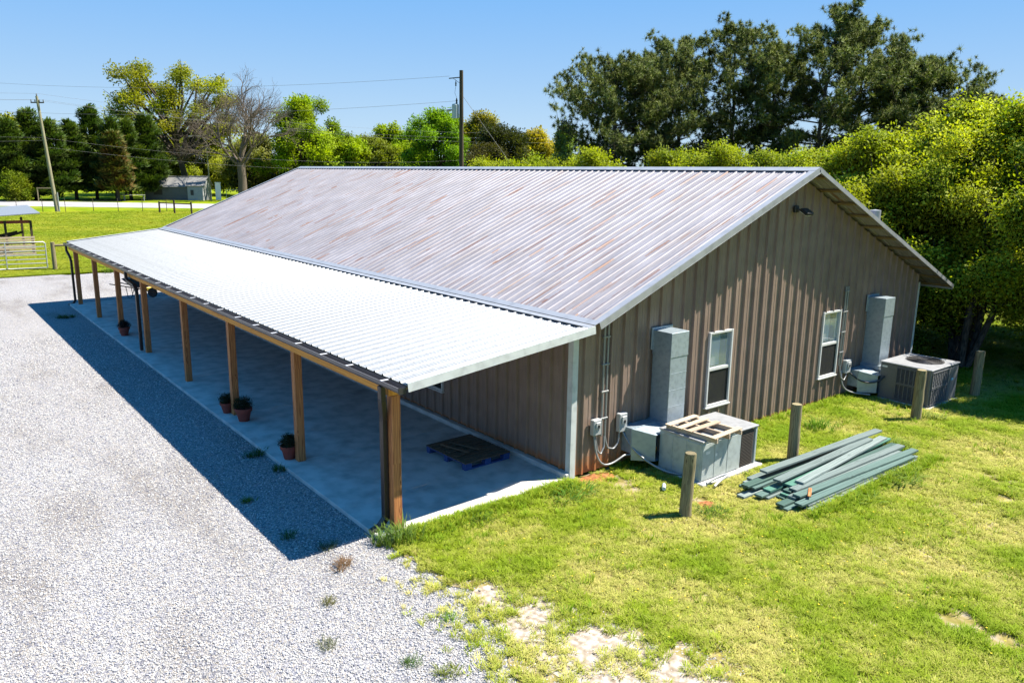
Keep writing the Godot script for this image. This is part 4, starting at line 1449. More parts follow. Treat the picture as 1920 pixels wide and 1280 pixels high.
func build_lawn() -> void:
	var rng := RandomNumberGenerator.new()
	rng.seed = 55
	var f := noise(90, 1.4)
	var fc := noise(91, 0.45, 4)
	var fb := noise(92, 2.2, 3)
	var clumps := [blade_clump(1, 14, 0.6, 0.8, 0.06), blade_clump(2, 16, 0.65, 1.0, 0.055), blade_clump(3, 12, 0.55, 0.7, 0.065)]
	var xs := [[], [], []]
	var cs := [[], [], []]
	var cam := Vector2(-8.53, 9.1)
	for k in 380000:
		var x := rng.randf_range(-4.4, 22.0)
		var z := rng.randf_range(-9.0, 9.5)
		if x < W + 0.15 and z < 0.06: continue
		if x < 0.0 and z < 0.09: continue
		var dist := cam.distance_to(Vector2(x, z))
		if dist > 9.0 and rng.randf() > 9.0 / dist + 0.1: continue
		if z > 0.55 and z < 1.62 and x > 1.56 and x < 3.3: continue
		if z > 0.55 and z < 1.82 and x > 9.34 and x < 10.9: continue
		var ex := x - edge_x(z) + fb.get_noise_2d(x * 1.5, z * 1.5) * 0.4
		if ex < 0.0 and (z < 1.0 or rng.randf() > 0.16 * exp(ex * 3.5)): continue
		if z > 1.7 and ex > 0.0 and ex < 0.9 and rng.randf() > ex * 0.8 + 0.15 + fb.get_noise_2d(x * 2.0 + 9.0, z * 2.0) * 1.2: continue
		var ba := bareness(x, z, fb)
		if rng.randf() < ba: continue
		var lush := fc.get_noise_2d(x, z) * 1.35 + 0.12
		# thick along the slab edge, the wall foot and by the lumber
		if z < 0.9 and x < 0.0: lush += 0.45 * (1.0 - z / 0.9)
		if x > 3.3 and z < 1.0: lush += 0.3
		if rng.randf() > 0.9 + lush * 0.35: continue
		var h := 0.045 + 0.028 * clampf(lush + 0.5, 0.0, 1.6) + 0.015 * rng.randf()
		var w := rng.randf_range(0.05, 0.085)
		if dist > 14.0: w *= 1.35
		var v := rng.randi_range(0, 2)
		xs[v].append(Transform3D(Basis(Vector3.UP, rng.randf() * TAU).scaled(Vector3(w, h, w)), Vector3(x, -0.060, z)))
		var g := rng.randf_range(0.75, 1.2)
		var dry := clampf(0.42 - lush * 0.75 + f.get_noise_2d(x * 3.0, z * 3.0) * 0.5 + rng.randfn() * 0.22, 0.0, 1.0)
		var c := Color(0.225, 0.295, 0.018).lerp(Color(0.46, 0.415, 0.135), dry)
		if lush > 0.35: c = c.lerp(Color(0.15, 0.245, 0.016), clampf((lush - 0.35) * 1.2, 0, 0.7))
		cs[v].append(c * g)
	# taller tussocks, thick along the slab, the wall and the lumber
	for k in 5200:
		var x := rng.randf_range(-3.6, 15.0)
		var z := 0.12 + 7.5 * pow(rng.randf(), 1.5)
		if k < 900:
			x = rng.randf_range(-3.6, -0.1)
			z = 0.09 + absf(rng.randfn()) * 0.16
		elif k < 1500:
			x = rng.randf_range(0.3, 12.3)
			z = 0.08 + absf(rng.randfn()) * 0.14
		elif k < 2100:
			x = rng.randf_range(1.9, 6.2)
			z = 3.26 + absf(rng.randfn()) * 0.12
		elif fc.get_noise_2d(x * 1.7 + 40.0, z * 1.7) < 0.12: continue
		if x < edge_x(z) + 0.25 or bareness(x, z, fb) > 0.25: continue
		if z > 0.55 and z < 1.62 and x > 1.56 and x < 3.3: continue
		if z > 0.55 and z < 1.82 and x > 9.34 and x < 10.9: continue
		if z > 1.95 and z < 3.25 and x > 2.0 and x < 6.0: continue
		var v := rng.randi_range(0, 2)
		var w := rng.randf_range(0.06, 0.11)
		xs[v].append(Transform3D(Basis(Vector3.UP, rng.randf() * TAU).scaled(Vector3(w, rng.randf_range(0.08, 0.17), w)), Vector3(x, -0.056, z)))
		cs[v].append(Color(0.15, 0.25, 0.015).lerp(Color(0.32, 0.33, 0.04), rng.randf() * rng.randf()) * rng.randf_range(0.8, 1.15))
	var o := stuff("lawn_grass", "short yellow green grass growing over the lawn", "grass")
	for v in 3: multi(o, "blades", clumps[v], M.blade, xs[v], cs[v])
	# small yellow flowers and bleached clippings among the blades
	var fx := []
	var fcol := []
	for k in 900:
		var x := rng.randf_range(-3.4, 12.0)
		var z := rng.randf_range(0.2, 6.5)
		if x < edge_x(z) + 0.3 or (x > 1.5 and x < 6.3 and z > 0.5 and z < 3.3): continue
		if x > 9.3 and x < 11.0 and z < 1.9: continue
		var yl := rng.randf() < 0.6
		var s2 := rng.randf_range(0.010, 0.018)
		fx.append(Transform3D(Basis.from_euler(Vector3(rng.randfn() * 0.3, rng.randf() * TAU, rng.randfn() * 0.3)).scaled(Vector3(s2, s2 * 0.4, s2 if yl else s2 * 2.4)), Vector3(x, -0.005 if yl else -0.03, z)))
		fcol.append(Color(0.55, 0.42, 0.02) if yl else Color(0.34, 0.29, 0.17))
	multi(o, "flowers", stone_mesh(9), M.stone, fx, fcol)
	# field beyond the gravel: sparser, coarser clumps
	xs = []
	cs = []
	for k in 60000:
		var z := -34.5 - 62.0 * pow(rng.randf(), 1.8)
		var x := rng.randf_range(-14.0 + (z + 34.0) * 0.02, 4.0 - (z + 34.0) * 0.42)
		if z > -37.0 and rng.randf() < 0.5 + fb.get_noise_2d(x, z): continue
		var s := rng.randf_range(0.7, 1.3) * (1.0 + (-z - 34.0) * 0.02)
		xs.append(Transform3D(Basis(Vector3.UP, rng.randf() * TAU).scaled(Vector3(0.2 * s, 0.10 * s, 0.2 * s)), Vector3(x, -0.11, z)))
		var t := clampf(fc.get_noise_2d(x * 0.3, z * 0.3) + 0.4 + rng.randfn() * 0.2, 0, 1)
		cs.append(Color(0.18, 0.24, 0.014).lerp(Color(0.29, 0.30, 0.03), t) * rng.randf_range(0.85, 1.15))
	o = stuff("field_grass", "bright green pasture grass beyond the gravel yard", "grass")
	multi(o, "blades", clumps[1], M.blade, xs, cs)
	# ground beyond the right side: rough grass under the trees
	xs = []
	cs = []
	for k in 16000:
		var x := rng.randf_range(12.5, 40.0)
		var z := rng.randf_range(-22.0, 10.0)
		if x < 22.0 and z > -9.0 and rng.randf() < 0.6: continue
		xs.append(Transform3D(Basis(Vector3.UP, rng.randf() * TAU).scaled(Vector3(0.2, rng.randf_range(0.08, 0.16), 0.2)), Vector3(x, -0.11, z)))
		cs.append(Color(0.10, 0.15, 0.014).lerp(Color(0.17, 0.18, 0.03), rng.randf()))
	o = stuff("rough_grass", "sunlit rough grass beyond the trees on the right", "grass")
	multi(o, "blades", clumps[0], M.blade, xs, cs)

func build_gravel() -> void:
	var rng := RandomNumberGenerator.new()
	rng.seed = 66
	var fb := noise(92, 2.2, 3)
	var ms := [stone_mesh(1), stone_mesh(2), stone_mesh(3)]
	var pal := [Color(0.36, 0.355, 0.365), Color(0.32, 0.32, 0.34), Color(0.43, 0.425, 0.42), Color(0.28, 0.28, 0.305), Color(0.34, 0.32, 0.30), Color(0.15, 0.155, 0.19)]
	var xs := [[], [], []]
	var cs := [[], [], []]
	var cam := Vector2(-8.53, 9.1)
	for k in 330000:
		var r := 3.5 + 24.0 * pow(rng.randf(), 1.25)
		var an := rng.randf_range(-1.75, 0.15) - PI / 2 + 0.67
		an = -PI / 2 + rng.randf_range(-0.35, 1.25)
		var x := cam.x + cos(an) * r
		var z := cam.y + sin(an) * r
		if x > -3.71 and z < 0.13: continue
		if x > -1.6: continue
		var ex := x - edge_x(z) + fb.get_noise_2d(x * 1.5, z * 1.5) * 0.4
		if ex > 0.0:
			if z < 1.2: continue
			var p := clampf(bareness(x, z, fb), 0.0, 1.0) * 0.8
			p = maxf(minf(p * 1.4, 0.95), 0.7 - ex * 0.7)
			if rng.randf() > p: continue
		var s := (0.0065 + 0.011 * pow(rng.randf(), 2.0)) * (1.0 + maxf(0.0, r - 12.0) * 0.03)
		var v := rng.randi_range(0, 2)
		xs[v].append(Transform3D(Basis.from_euler(Vector3(rng.randf() * 0.6, rng.randf() * TAU, rng.randf() * 0.6)).scaled(Vector3.ONE * s), Vector3(x, -0.060 + s * 0.1, z)))
		var c: Color = pal[rng.randi_range(0, 5)] if rng.randf() < 0.8 else pal[2]
		cs[v].append(c * rng.randf_range(0.85, 1.15))
	var o := stuff("gravel_stones", "loose crushed grey white stones covering the yard", "gravel")
	for v in 3: multi(o, "stones", ms[v], M.stone, xs[v], cs[v])

func tuft(label: String, x: float, z: float, h: float, w: float, c: Color, sd: int, n := 9, y := -0.06) -> void:
	var rng := RandomNumberGenerator.new()
	rng.seed = sd
	var xs := []
	var cs := []
	for k in n:
		var a := rng.randf() * TAU
		var r := w * 0.5 * sqrt(rng.randf())
		var s := rng.randf_range(0.6, 1.0)
		xs.append(Transform3D(Basis(Vector3.UP, rng.randf() * TAU).scaled(Vector3(w * 0.5 * s, h * s, w * 0.5 * s)), Vector3(cos(a) * r, 0, sin(a) * r)))
		cs.append(c * rng.randf_range(0.75, 1.25))
	var o := thing("weed_tuft", label, "weed", Vector3(x, y, z), 0.0, "weeds growing through the yard")
	multi(o, "leaves", tex.tuft, M.blade, xs, cs)

func build_weeds() -> void:
	tex.tuft = blade_clump(7, 16, 0.5, 0.9, 0.03)
	var g := Color(0.055, 0.11, 0.02)
	var y := Color(0.12, 0.15, 0.02)
	var q := [
		["green weed against the slab edge beside the nearest flower pot", -3.86, -4.30, 0.14, 0.34, g],
		["green weed growing at the slab edge between two porch posts", -3.80, -3.35, 0.16, 0.22, g],
		["small weed in the shaded gravel strip", -4.66, -2.40, 0.08, 0.22, y],
		["weed in the shaded gravel just before the shadow's near end", -4.66, -0.85, 0.10, 0.22, g],
		["grey green weed at the corner of the gravel shadow", -4.35, -0.20, 0.12, 0.24, Color(0.08, 0.10, 0.06)],
		["bright weed on sunlit gravel beside the lawn edge", -3.98, 2.30, 0.08, 0.20, Color(0.10, 0.20, 0.02)],
		["dark spiky weed on sunlit gravel near the bottom of the picture", -4.78, 2.72, 0.10, 0.20, g],
		["dry brown weed on sunlit gravel left of the lawn", -4.45, 0.40, 0.12, 0.3, Color(0.16, 0.10, 0.06)],
		["tall weeds around the foot of the nearest porch post", -3.50, 0.26, 0.42, 0.46, Color(0.10, 0.16, 0.03)],
		["bushy green weed beside the nearest post's downspout", -3.66, 0.16, 0.30, 0.34, Color(0.09, 0.15, 0.05)],
		["dark green weed clump at the slab's sunlit edge", -2.25, 0.36, 0.16, 0.42, g],
		["leafy weed against the middle of the slab's sunlit edge", -2.75, 0.30, 0.14, 0.35, Color(0.07, 0.15, 0.02)],
		["grass clump growing by the white corner trim", -0.45, 0.40, 0.18, 0.7, Color(0.07, 0.15, 0.02)],
		["tall grass clump between the lumber pile and the wall", 6.0, 1.05, 0.34, 0.5, Color(0.10, 0.19, 0.02)],
		["tall grass clump right of the lumber pile", 6.25, 2.55, 0.26, 0.55, Color(0.13, 0.19, 0.03)],
		["grass clump at the foot of the post by the louvred unit", 8.62, 2.15, 0.24, 0.5, Color(0.15, 0.19, 0.04)],
		["green clump near the foot of the leaning post", 0.85, 2.35, 0.13, 0.42, g],
		["tall grass clump along the front of the lumber pile", 4.6, 3.28, 0.20, 0.8, Color(0.11, 0.17, 0.03)],
		["grass clump at the near right end of the lumber", 3.2, 3.3, 0.16, 0.6, Color(0.11, 0.17, 0.03)],
		["small olive weed on gravel below the shadow corner", -4.95, 1.1, 0.08, 0.2, Color(0.12, 0.12, 0.05)],
		["thin grey weed on the sunlit gravel, lower left of the lawn", -5.35, 1.9, 0.10, 0.2, Color(0.13, 0.14, 0.09)],
		["small yellow weed on gravel at the picture's bottom edge", -4.55, 3.1, 0.07, 0.25, y],
		["dark weed in the far shaded gravel near the last porch post", -4.25, -21.5, 0.14, 0.5, g],
		["green weed at the far gravel edge by the pasture", -0.3, -34.0, 0.3, 0.8, Color(0.08, 0.13, 0.02)],
	]
	for k in q.size():
		tuft(q[k][0], q[k][1], q[k][2], q[k][3], q[k][4], q[k][5], 300 + k, 8 + int(q[k][4] * 14))

# ---------------------------------------------------------------- trees
func leaf_clump(sd: int, count: int, size: float, wide: float) -> ArrayMesh:
	var rng := RandomNumberGenerator.new()
	rng.seed = sd
	var mb := MB.new()
	for k in count:
		var p := Vector3(rng.randfn(), rng.randfn(), rng.randfn()).normalized() * pow(rng.randf(), 0.5)
		var d := (Vector3(rng.randfn(), rng.randfn() * 0.6, rng.randfn()) + p * 0.8).normalized()
		var up := (Vector3.UP + Vector3(rng.randfn(), rng.randfn(), rng.randfn()) * 0.55).normalized()
		var s := d.cross(up).normalized() * wide * size
		var l := size * rng.randf_range(0.7, 1.2)
		var m := p + d * l * 0.5 + up * 0.08 * size
		var t := p + d * l
		mb.tri(p, m + s, t)
		mb.tri(p, t, m - s)
	bend_normals(mb, Vector3(0, -0.3, 0), 0.5, 0.3)
	return mb.mesh()

func pine_tuft(sd: int) -> ArrayMesh:
	var rng := RandomNumberGenerator.new()
	rng.seed = sd
	var mb := MB.new()
	for k in 30:
		var d := (Vector3(rng.randfn(), rng.randfn() + 0.5, rng.randfn())).normalized()
		var s := d.cross(Vector3(rng.randfn(), rng.randfn(), rng.randfn())).normalized() * 0.075
		var b := d * 0.05
		mb.tri(b - s * 0.6, b + s, d * rng.randf_range(0.75, 1.1))
	bend_normals(mb, Vector3(0, -0.3, 0), 0.6, 0.3)
	return mb.mesh()

func cedar_spray(sd: int) -> ArrayMesh:
	var rng := RandomNumberGenerator.new()
	rng.seed = sd
	var mb := MB.new()
	for k in 18:
		var d := Vector3(rng.randf_range(0.2, 1.0), rng.randfn() * 0.35 + 0.15, rng.randfn() * 0.45).normalized()
		var b := Vector3(rng.randf_range(-0.3, 0.5), rng.randfn() * 0.15, rng.randfn() * 0.25)
		var s := d.cross(Vector3(rng.randfn() * 0.4, 1, rng.randfn() * 0.4)).normalized() * 0.12
		mb.tri(b, b + d * 0.35 + s, b + d * 0.8)
		mb.tri(b, b + d * 0.8, b + d * 0.35 - s)
	bend_normals(mb, Vector3(-0.5, -0.2, 0), 0.5, 0.2)
	return mb.mesh()

func leafy(called: String, label: String, group: String, x: float, z: float, H: float, Wd: float, o := {}) -> Node3D:
	var rng := RandomNumberGenerator.new()
	rng.seed = o.get("seed", int(absf(x * 13.0 + z * 7.0)))
	var t := thing(called, label, o.get("category", "tree"), Vector3(x, -0.12, z), 0.0, group)
	var cb: float = o.get("base", 0.25)
	var nl: int = o.get("lobes", 16)
	var per: int = o.get("per", 26)
	var cs: float = o.get("clump", 0.75)
	var off: Vector3 = o.get("lean", Vector3.ZERO)
	var c1: Color = o.get("c1", Color(0.09, 0.145, 0.012))
	var c2: Color = o.get("c2", Color(0.16, 0.19, 0.015))
	var bark: Material = o.get("bark", M.bark)
	var tr: float = o.get("trunk", H * 0.017)
	var lobe: float = o.get("lobe", 0.17)
	var stems: int = o.get("stems", 1)
	var split := Vector3(off.x * 0.4, H * maxf(cb * o.get("split", 0.9), 0.05), off.z * 0.4)
	var mb := MB.new()
	if stems == 1:
		mb.tube([Vector3.ZERO, split * 0.5 + Vector3(rng.randfn(), 0, rng.randfn()) * tr * 0.5, split], [tr * 1.25, tr, tr * 0.8], 9, false)
	var mains := []
	if stems > 1:
		for j in stems:
			var sa := TAU * j / stems + rng.randf() * 0.6
			var sd := Vector3(cos(sa), 0, sin(sa))
			var b0 := sd * tr * 2.0
			var b3 := off * 0.75 + sd * Wd * rng.randf_range(0.16, 0.3) + Vector3(0, H * (cb + (1.0 - cb) * rng.randf_range(0.45, 0.7)), 0)
			var b1 := b0.lerp(b3, 0.33) + Vector3(rng.randfn(), 0.5, rng.randfn()) * H * 0.03 - sd * Wd * 0.03
			var b2 := b0.lerp(b3, 0.68) + Vector3(rng.randfn(), 0.4, rng.randfn()) * H * 0.03
			mains.append([b1, b2, b3])
			mb.tube([b0, b1, b2, b3], [tr, tr * 0.8, tr * 0.55, tr * 0.25], 7, false)
	var xs := []
	var cols := []
	for i in nl:
		var h := (i + 0.5) / nl
		h = clampf(h + rng.randfn() * 0.04, 0.03, 0.97)
		var env: float = (1.0 + o.get("ragged", 0.15) * rng.randfn()) * pow(maxf(0.0, 1.0 - pow(absf(h - o.get("belly", 0.42)) / (0.62 if h > o.get("belly", 0.42) else 0.6), 2.2)), 0.5)
		var an: float = i * 2.399 + rng.randfn() * 0.3
		var lr := Wd * lobe * rng.randf_range(0.75, 1.2)
		var r := maxf(0.0, Wd * 0.5 * env - lr * 0.6) * rng.randf_range(0.55, 1.0)
		var ch := H * cb + (H * (1.0 - cb) - lr * 1.3) * h + lr * 0.5
		var c := Vector3(cos(an) * r, ch, sin(an) * r) + off * (0.4 + 0.6 * h)
		var from := split
		if stems > 1:
			var best := 1e9
			for mn in mains:
				for q in 5:
					var pp: Vector3 = mn[1].lerp(mn[2], q * 0.25) if cb > 0.05 else mn[0].lerp(mn[2], q * 0.25)
					if pp.y < c.y + lr and pp.distance_to(c) < best:
						best = pp.distance_to(c)
						from = pp
			if best > 1e8: from = mains[i % stems][0]
		elif h > 0.55: from = split.lerp(Vector3(off.x * 0.7, H * 0.6, off.z * 0.7), 0.5)
		var mid := from.lerp(c, 0.5) + Vector3(rng.randfn(), rng.randf() * 1.0 + 0.2, rng.randfn()) * Wd * 0.03
		var lt := tr * (0.55 if stems == 1 else 0.22)
		mb.tube([from, mid, c, c + (c - mid) * 0.35], [lt, lt * 0.65, lt * 0.3, lt * 0.08], 5, false)
		for k in o.get("twigs", 0):
			var d := Vector3(rng.randfn(), absf(rng.randfn()) + 0.3, rng.randfn()).normalized()
			mb.tube([mid.lerp(c, 0.6), c + d * lr * 0.5, c + d * lr * 1.5], [0.012, 0.008, 0.003], 3, false)
		var tone := rng.randf_range(0.78, 1.22)
		var warm := rng.randf()
		for k in per:
			var d := Vector3(rng.randfn(), rng.randfn() * 0.8 + 0.25, rng.randfn()).normalized()
			var p := c + d * Vector3(1.0, o.get("flat", 0.72), 1.0) * lr * (0.35 + 0.75 * pow(rng.randf(), 0.6) + (0.35 * rng.randf() if rng.randf() < 0.12 else 0.0))
			if p.y < 0.15: p.y = 0.15 + rng.randf() * 0.3
			xs.append(Transform3D(Basis.from_euler(Vector3(rng.randfn() * 0.4, rng.randf() * TAU, rng.randfn() * 0.4)).scaled(Vector3.ONE * cs * rng.randf_range(0.5, 1.5)), p))
			cols.append(c1.lerp(c2, clampf(warm * 0.6 + rng.randf() * 0.5, 0, 1)) * tone * rng.randf_range(1.0 - o.get("vary", 0.2), 1.0 + o.get("vary", 0.2)))
	part(t, "trunk", mb.mesh(), bark)
	multi(t, "crown", o.get("mesh", tex.clump), M.leaf, xs, cols)
	return t

func pine(label: String, x: float, z: float, H: float, Wd: float, sd: int, cb := 0.3) -> void:
	var rng := RandomNumberGenerator.new()
	rng.seed = sd
	var t := thing("pine_tree", label, "tree", Vector3(x, -0.12, z), 0.0, "pines behind the building")
	var mb := MB.new()
	var spine := []
	var rads := []
	var bend := Vector3(rng.randfn(), 0, rng.randfn()) * H * 0.03
	for k in 7:
		var u := k / 6.0
		spine.append(Vector3(bend.x * u * u + rng.randfn() * 0.06, H * 0.97 * u, bend.z * u * u + rng.randfn() * 0.06))
		rads.append(0.24 * (1.0 - 0.9 * u) + 0.015)
	mb.tube(spine, rads, 8, false)
	var xs := []
	var cs := []
	var nb := 40
	for i in nb:
		var u := cb + (1.0 - cb) * (i + rng.randf()) / nb
		var f := (u - cb) / (1.0 - cb)
		var k := clampi(int(u * 6.0), 0, 5)
		var p0: Vector3 = spine[k].lerp(spine[k + 1], u * 6.0 - k)
		var an := i * 2.399 + rng.randfn() * 0.5
		var reach := Wd * 0.5 * (0.45 + 0.65 * sin(clampf(f * 0.9 + 0.12, 0, 1) * PI)) * rng.randf_range(0.6, 1.15)
		if f > 0.85: reach *= 0.75
		var rise := reach * rng.randf_range(0.15, 0.7) + f * 0.3
		var dir := Vector3(cos(an), 0, sin(an))
		var p1 := p0 + dir * reach * 0.5 + Vector3(0, rise * 0.25, 0)
		var p2 := p0 + dir * reach + Vector3(0, rise, 0)
		mb.tube([p0, p1, p2], [0.075 * (1.2 - f), 0.05 * (1.2 - f), 0.015], 5, false)
		for s in 4:
			var q0 := p1.lerp(p2, s * 0.3)
			var q1 := q0 + (dir * 0.6 + Vector3(rng.randfn(), 0.6 + rng.randf() * 0.5, rng.randfn()) * 0.7).normalized() * reach * rng.randf_range(0.25, 0.5)
			mb.tube([q0, q1], [0.022, 0.008], 4, false)
			var tone := rng.randf_range(0.75, 1.25)
			for j in 16:
				var pp := q0.lerp(q1, rng.randf_range(0.25, 1.1)) + Vector3(rng.randfn(), rng.randfn() * 0.6, rng.randfn()) * 0.28
				xs.append(Transform3D(Basis.from_euler(Vector3(rng.randfn() * 0.5, rng.randf() * TAU, rng.randfn() * 0.5)).scaled(Vector3.ONE * rng.randf_range(0.24, 0.42)), pp))
				cs.append(Color(0.075, 0.105, 0.042).lerp(Color(0.17, 0.195, 0.062), rng.randf()) * tone)
	part(t, "trunk", mb.mesh(), M.bark)
	multi(t, "crown", tex.pine, M.needle, xs, cs)

func cedar(label: String, x: float, z: float, H: float, Wd: float, sd: int, brown := false, bare_to := 0.14) -> void:
	var rng := RandomNumberGenerator.new()
	rng.seed = sd
	var t := thing("cedar_tree", label, "tree", Vector3(x, -0.12, z), 0.0, "cedars across the road")
	var mb := MB.new()
	mb.tube([Vector3.ZERO, Vector3(0, H * 0.5, 0), Vector3(0, H * 0.97, 0)], [0.3, 0.18, 0.03], 7, false)
	var xs := []
	var cs := []
	for k in 1100:
		var u := bare_to + (1.0 - bare_to) * (1.0 - pow(rng.randf(), 0.62))
		var f := (u - bare_to) / (1.0 - bare_to)
		var an := rng.randf() * TAU
		var wob := 0.8 + 0.35 * sin(an * 3.0 + u * 17.0 + sd) + 0.2 * sin(u * 40.0 + an)
		var r := Wd * 0.5 * pow(1.0 - f, 0.62) * wob * (0.55 + 0.5 * sqrt(rng.randf()))
		var p := Vector3(cos(an) * r, H * u - r * 0.18, sin(an) * r)
		var b := Basis(Vector3.UP, -an) * Basis(Vector3(0, 0, 1), rng.randf_range(0.1, 0.7))
		xs.append(Transform3D(b.scaled(Vector3.ONE * rng.randf_range(0.6, 1.15)), p))
		var c := Color(0.045, 0.08, 0.024).lerp(Color(0.14, 0.17, 0.035), rng.randf() * rng.randf())
		if brown: c = c.lerp(Color(0.13, 0.065, 0.025), clampf(0.38 + rng.randfn() * 0.3, 0, 1))
		cs.append(c)
	for k in 14:
		var u := bare_to + (0.9 - bare_to) * k / 14.0
		var an := k * 2.4
		var r := Wd * 0.4 * (1.0 - u)
		mb.tube([Vector3(0, H * u, 0), Vector3(cos(an) * r, H * u + r * 0.1, sin(an) * r)], [0.06, 0.01], 4, false)
	part(t, "trunk", mb.mesh(), M.bark)
	multi(t, "crown", tex.cedar, M.needle, xs, cs)

func branch(mb: MB, p: Vector3, d: Vector3, ln: float, r: float, depth: int, rng: RandomNumberGenerator) -> void:
	var q := p + d * ln * 0.5 + Vector3(rng.randfn(), rng.randfn() * 0.5, rng.randfn()) * ln * 0.05
	var e := q + (d + Vector3(rng.randfn(), rng.randfn() + 0.25, rng.randfn()) * 0.12).normalized() * ln * 0.5
	mb.tube([p, q, e], [r, r * 0.85, r * 0.7], 7 if depth > 4 else 4 if depth > 1 else 3, false)
	if depth == 0: return
	var n := 3 if depth < 6 or rng.randf() < 0.5 else 2
	for k in n:
		var side := d.cross(Vector3(rng.randfn(), rng.randfn(), rng.randfn())).normalized()
		var sp := rng.randf_range(0.35, 0.75)
		var nd := (d * (1.0 - sp * 0.4) + side * sp + Vector3(0, 0.12, 0)).normalized()
		branch(mb, e if k < 2 else q, nd, ln * rng.randf_range(0.66, 0.84), r * rng.randf_range(0.52, 0.68), depth - 1, rng)

func build_trees() -> void:
	tex.clump = leaf_clump(5, 46, 0.36, 0.30)
	tex.clump_fine = leaf_clump(6, 22, 0.5, 0.22)
	tex.clump_shrub = leaf_clump(8, 54, 0.25, 0.28)
	tex.pine = pine_tuft(4)
	tex.cedar = cedar_spray(4)
	# cedars, left to right
	var ce := [[7.3, -140.1, 12.6, 8.0], [10.3, -141.7, 14.8, 7.6], [12.8, -139.4, 12.8, 7.4], [16.1, -140.9, 12.9, 7.4], [19.5, -142.3, 15.6, 7.8], [21.5, -136.8, 13.3, 6.2], [23.8, -137.4, 13.4, 6.0], [27.2, -138.6, 14.4, 8.2]]
	for k in ce.size():
		cedar("dark green cedar, %s from the left in the row across the road" % ordinal(k), ce[k][0], ce[k][1], ce[k][2], ce[k][3], 500 + k, false, 0.08 if k < 2 else 0.16)
	cedar("browning half dead cedar in front of the dark row", 20.6, -131.5, 11.0, 4.0, 540, true, 0.2)
	# broad oak and bare tree
	leafy("oak_tree", "tall spreading oak with fresh leaves behind the small sheds", "", 36.5, -146.0, 24.4, 23.5, {"lobes": 44, "per": 19, "clump": 0.92, "base": 0.46, "split": 0.6, "lobe": 0.078, "flat": 0.45, "ragged": 0.22, "lean": Vector3(-3.6, 0, -1.8), "trunk": 0.62, "belly": 0.45, "c1": Color(0.15, 0.195, 0.018), "c2": Color(0.30, 0.29, 0.025), "seed": 12})
	var rng := RandomNumberGenerator.new()
	rng.seed = 2
	var bt := thing("bare_tree", "leafless grey tree with twiggy crown beside the sheds", "tree", Vector3(40.3, -0.12, -129.5))
	var mb := MB.new()
	mb.tube([Vector3.ZERO, Vector3(0.1, 3.5, 0), Vector3(0, 6.6, 0)], [0.85, 0.7, 0.68], 10, false)
	part(bt, "trunk", mb.mesh(), M.bark_pale)
	mb = MB.new()
	for k in 6:
		var an := k * TAU / 6.0 + 0.3
		branch(mb, Vector3(0, 5.6 + (k % 3) * 0.5, 0), Vector3(cos(an) * 0.75, 0.75, sin(an) * 0.75).normalized(), 4.3, 0.24, 6, rng)
	branch(mb, Vector3(0, 6.5, 0), Vector3(0.05, 1, 0), 4.6, 0.42, 6, rng)
	part(bt, "branches", mb.mesh(), M.bark_pale)
	# tree line left to right: x, z, H, W, tone, label
	var L := [
		[9.8, -164.9, 14.5, 9.0, 3, "olive green tree behind the first cedars at far left"],
		[29.0, -165.0, 13.5, 12.0, 0, "bright green tree glimpsed behind the last cedar"],
		[44.2, -173.4, 14.0, 15.0, 3, "yellow green tree behind the oak trunk"],
		[36.0, -176.0, 12.0, 14.0, 3, "low yellow green tree behind the small sheds"],
		[48.0, -167.1, 15.0, 15.0, 3, "yellow green tree behind the bare tree"],
		[51.0, -152.4, 12.5, 11.0, 4, "dull brown green tree right of the bare tree"],
		[55.5, -138.3, 19.4, 14.0, 0, "tall rounded bright green tree right of the bare tree"],
		[61.0, -149.0, 14.5, 11.0, 1, "green tree on the shoulder of the tall rounded tree"],
		[66.0, -150.5, 13.0, 10.5, 0, "small bright tree left of the tree line's low middle"],
		[70.0, -152.5, 14.0, 9.5, 2, "mid green tree at the tree line's low middle"],
		[74.5, -148.0, 13.2, 10.5, 5, "olive tree right of the tree line's low middle"],
		[80.5, -149.5, 15.8, 8.5, 0, "upright pale tree in the tree line left of the round green one"],
		[84.0, -144.0, 14.0, 9.0, 1, "green tree touching the left of the round green one"],
		[64.0, -133.5, 11.6, 9.5, 0, "low bright tree in front of the tree line at left"],
		[69.5, -132.0, 10.6, 9.0, 5, "low olive tree in front of the tree line at centre"],
		[74.5, -131.5, 11.0, 9.0, 0, "low bright tree in front of the tree line at right"],
		[73.5, -116.8, 17.0, 11.5, 1, "round vivid green tree left of the transformer pole"],
		[87.0, -122.5, 17.2, 9.5, 6, "orange tinged tree just right of the transformer pole"],
		[87.8, -105.8, 13.2, 7.5, 7, "yellow flowering tree right of the dark magnolia"],
		[65.1, -72.7, 11.8, 3.6, 8, "slender pale young tree left of the pines"],
		[97.0, -118.0, 10.5, 12.0, 2, "mid green tree behind the yellow flowering tree"],
	]
	var tones := [[Color(0.13, 0.19, 0.010), Color(0.22, 0.25, 0.012)], [Color(0.08, 0.155, 0.010), Color(0.15, 0.22, 0.012)], [Color(0.08, 0.13, 0.016), Color(0.15, 0.19, 0.02)], [Color(0.15, 0.17, 0.02), Color(0.25, 0.23, 0.025)], [Color(0.12, 0.12, 0.04), Color(0.18, 0.165, 0.045)], [Color(0.10, 0.12, 0.018), Color(0.17, 0.17, 0.02)], [Color(0.16, 0.145, 0.02), Color(0.21, 0.165, 0.022)], [Color(0.22, 0.18, 0.015), Color(0.31, 0.22, 0.02)], [Color(0.12, 0.16, 0.05), Color(0.19, 0.21, 0.07)]]
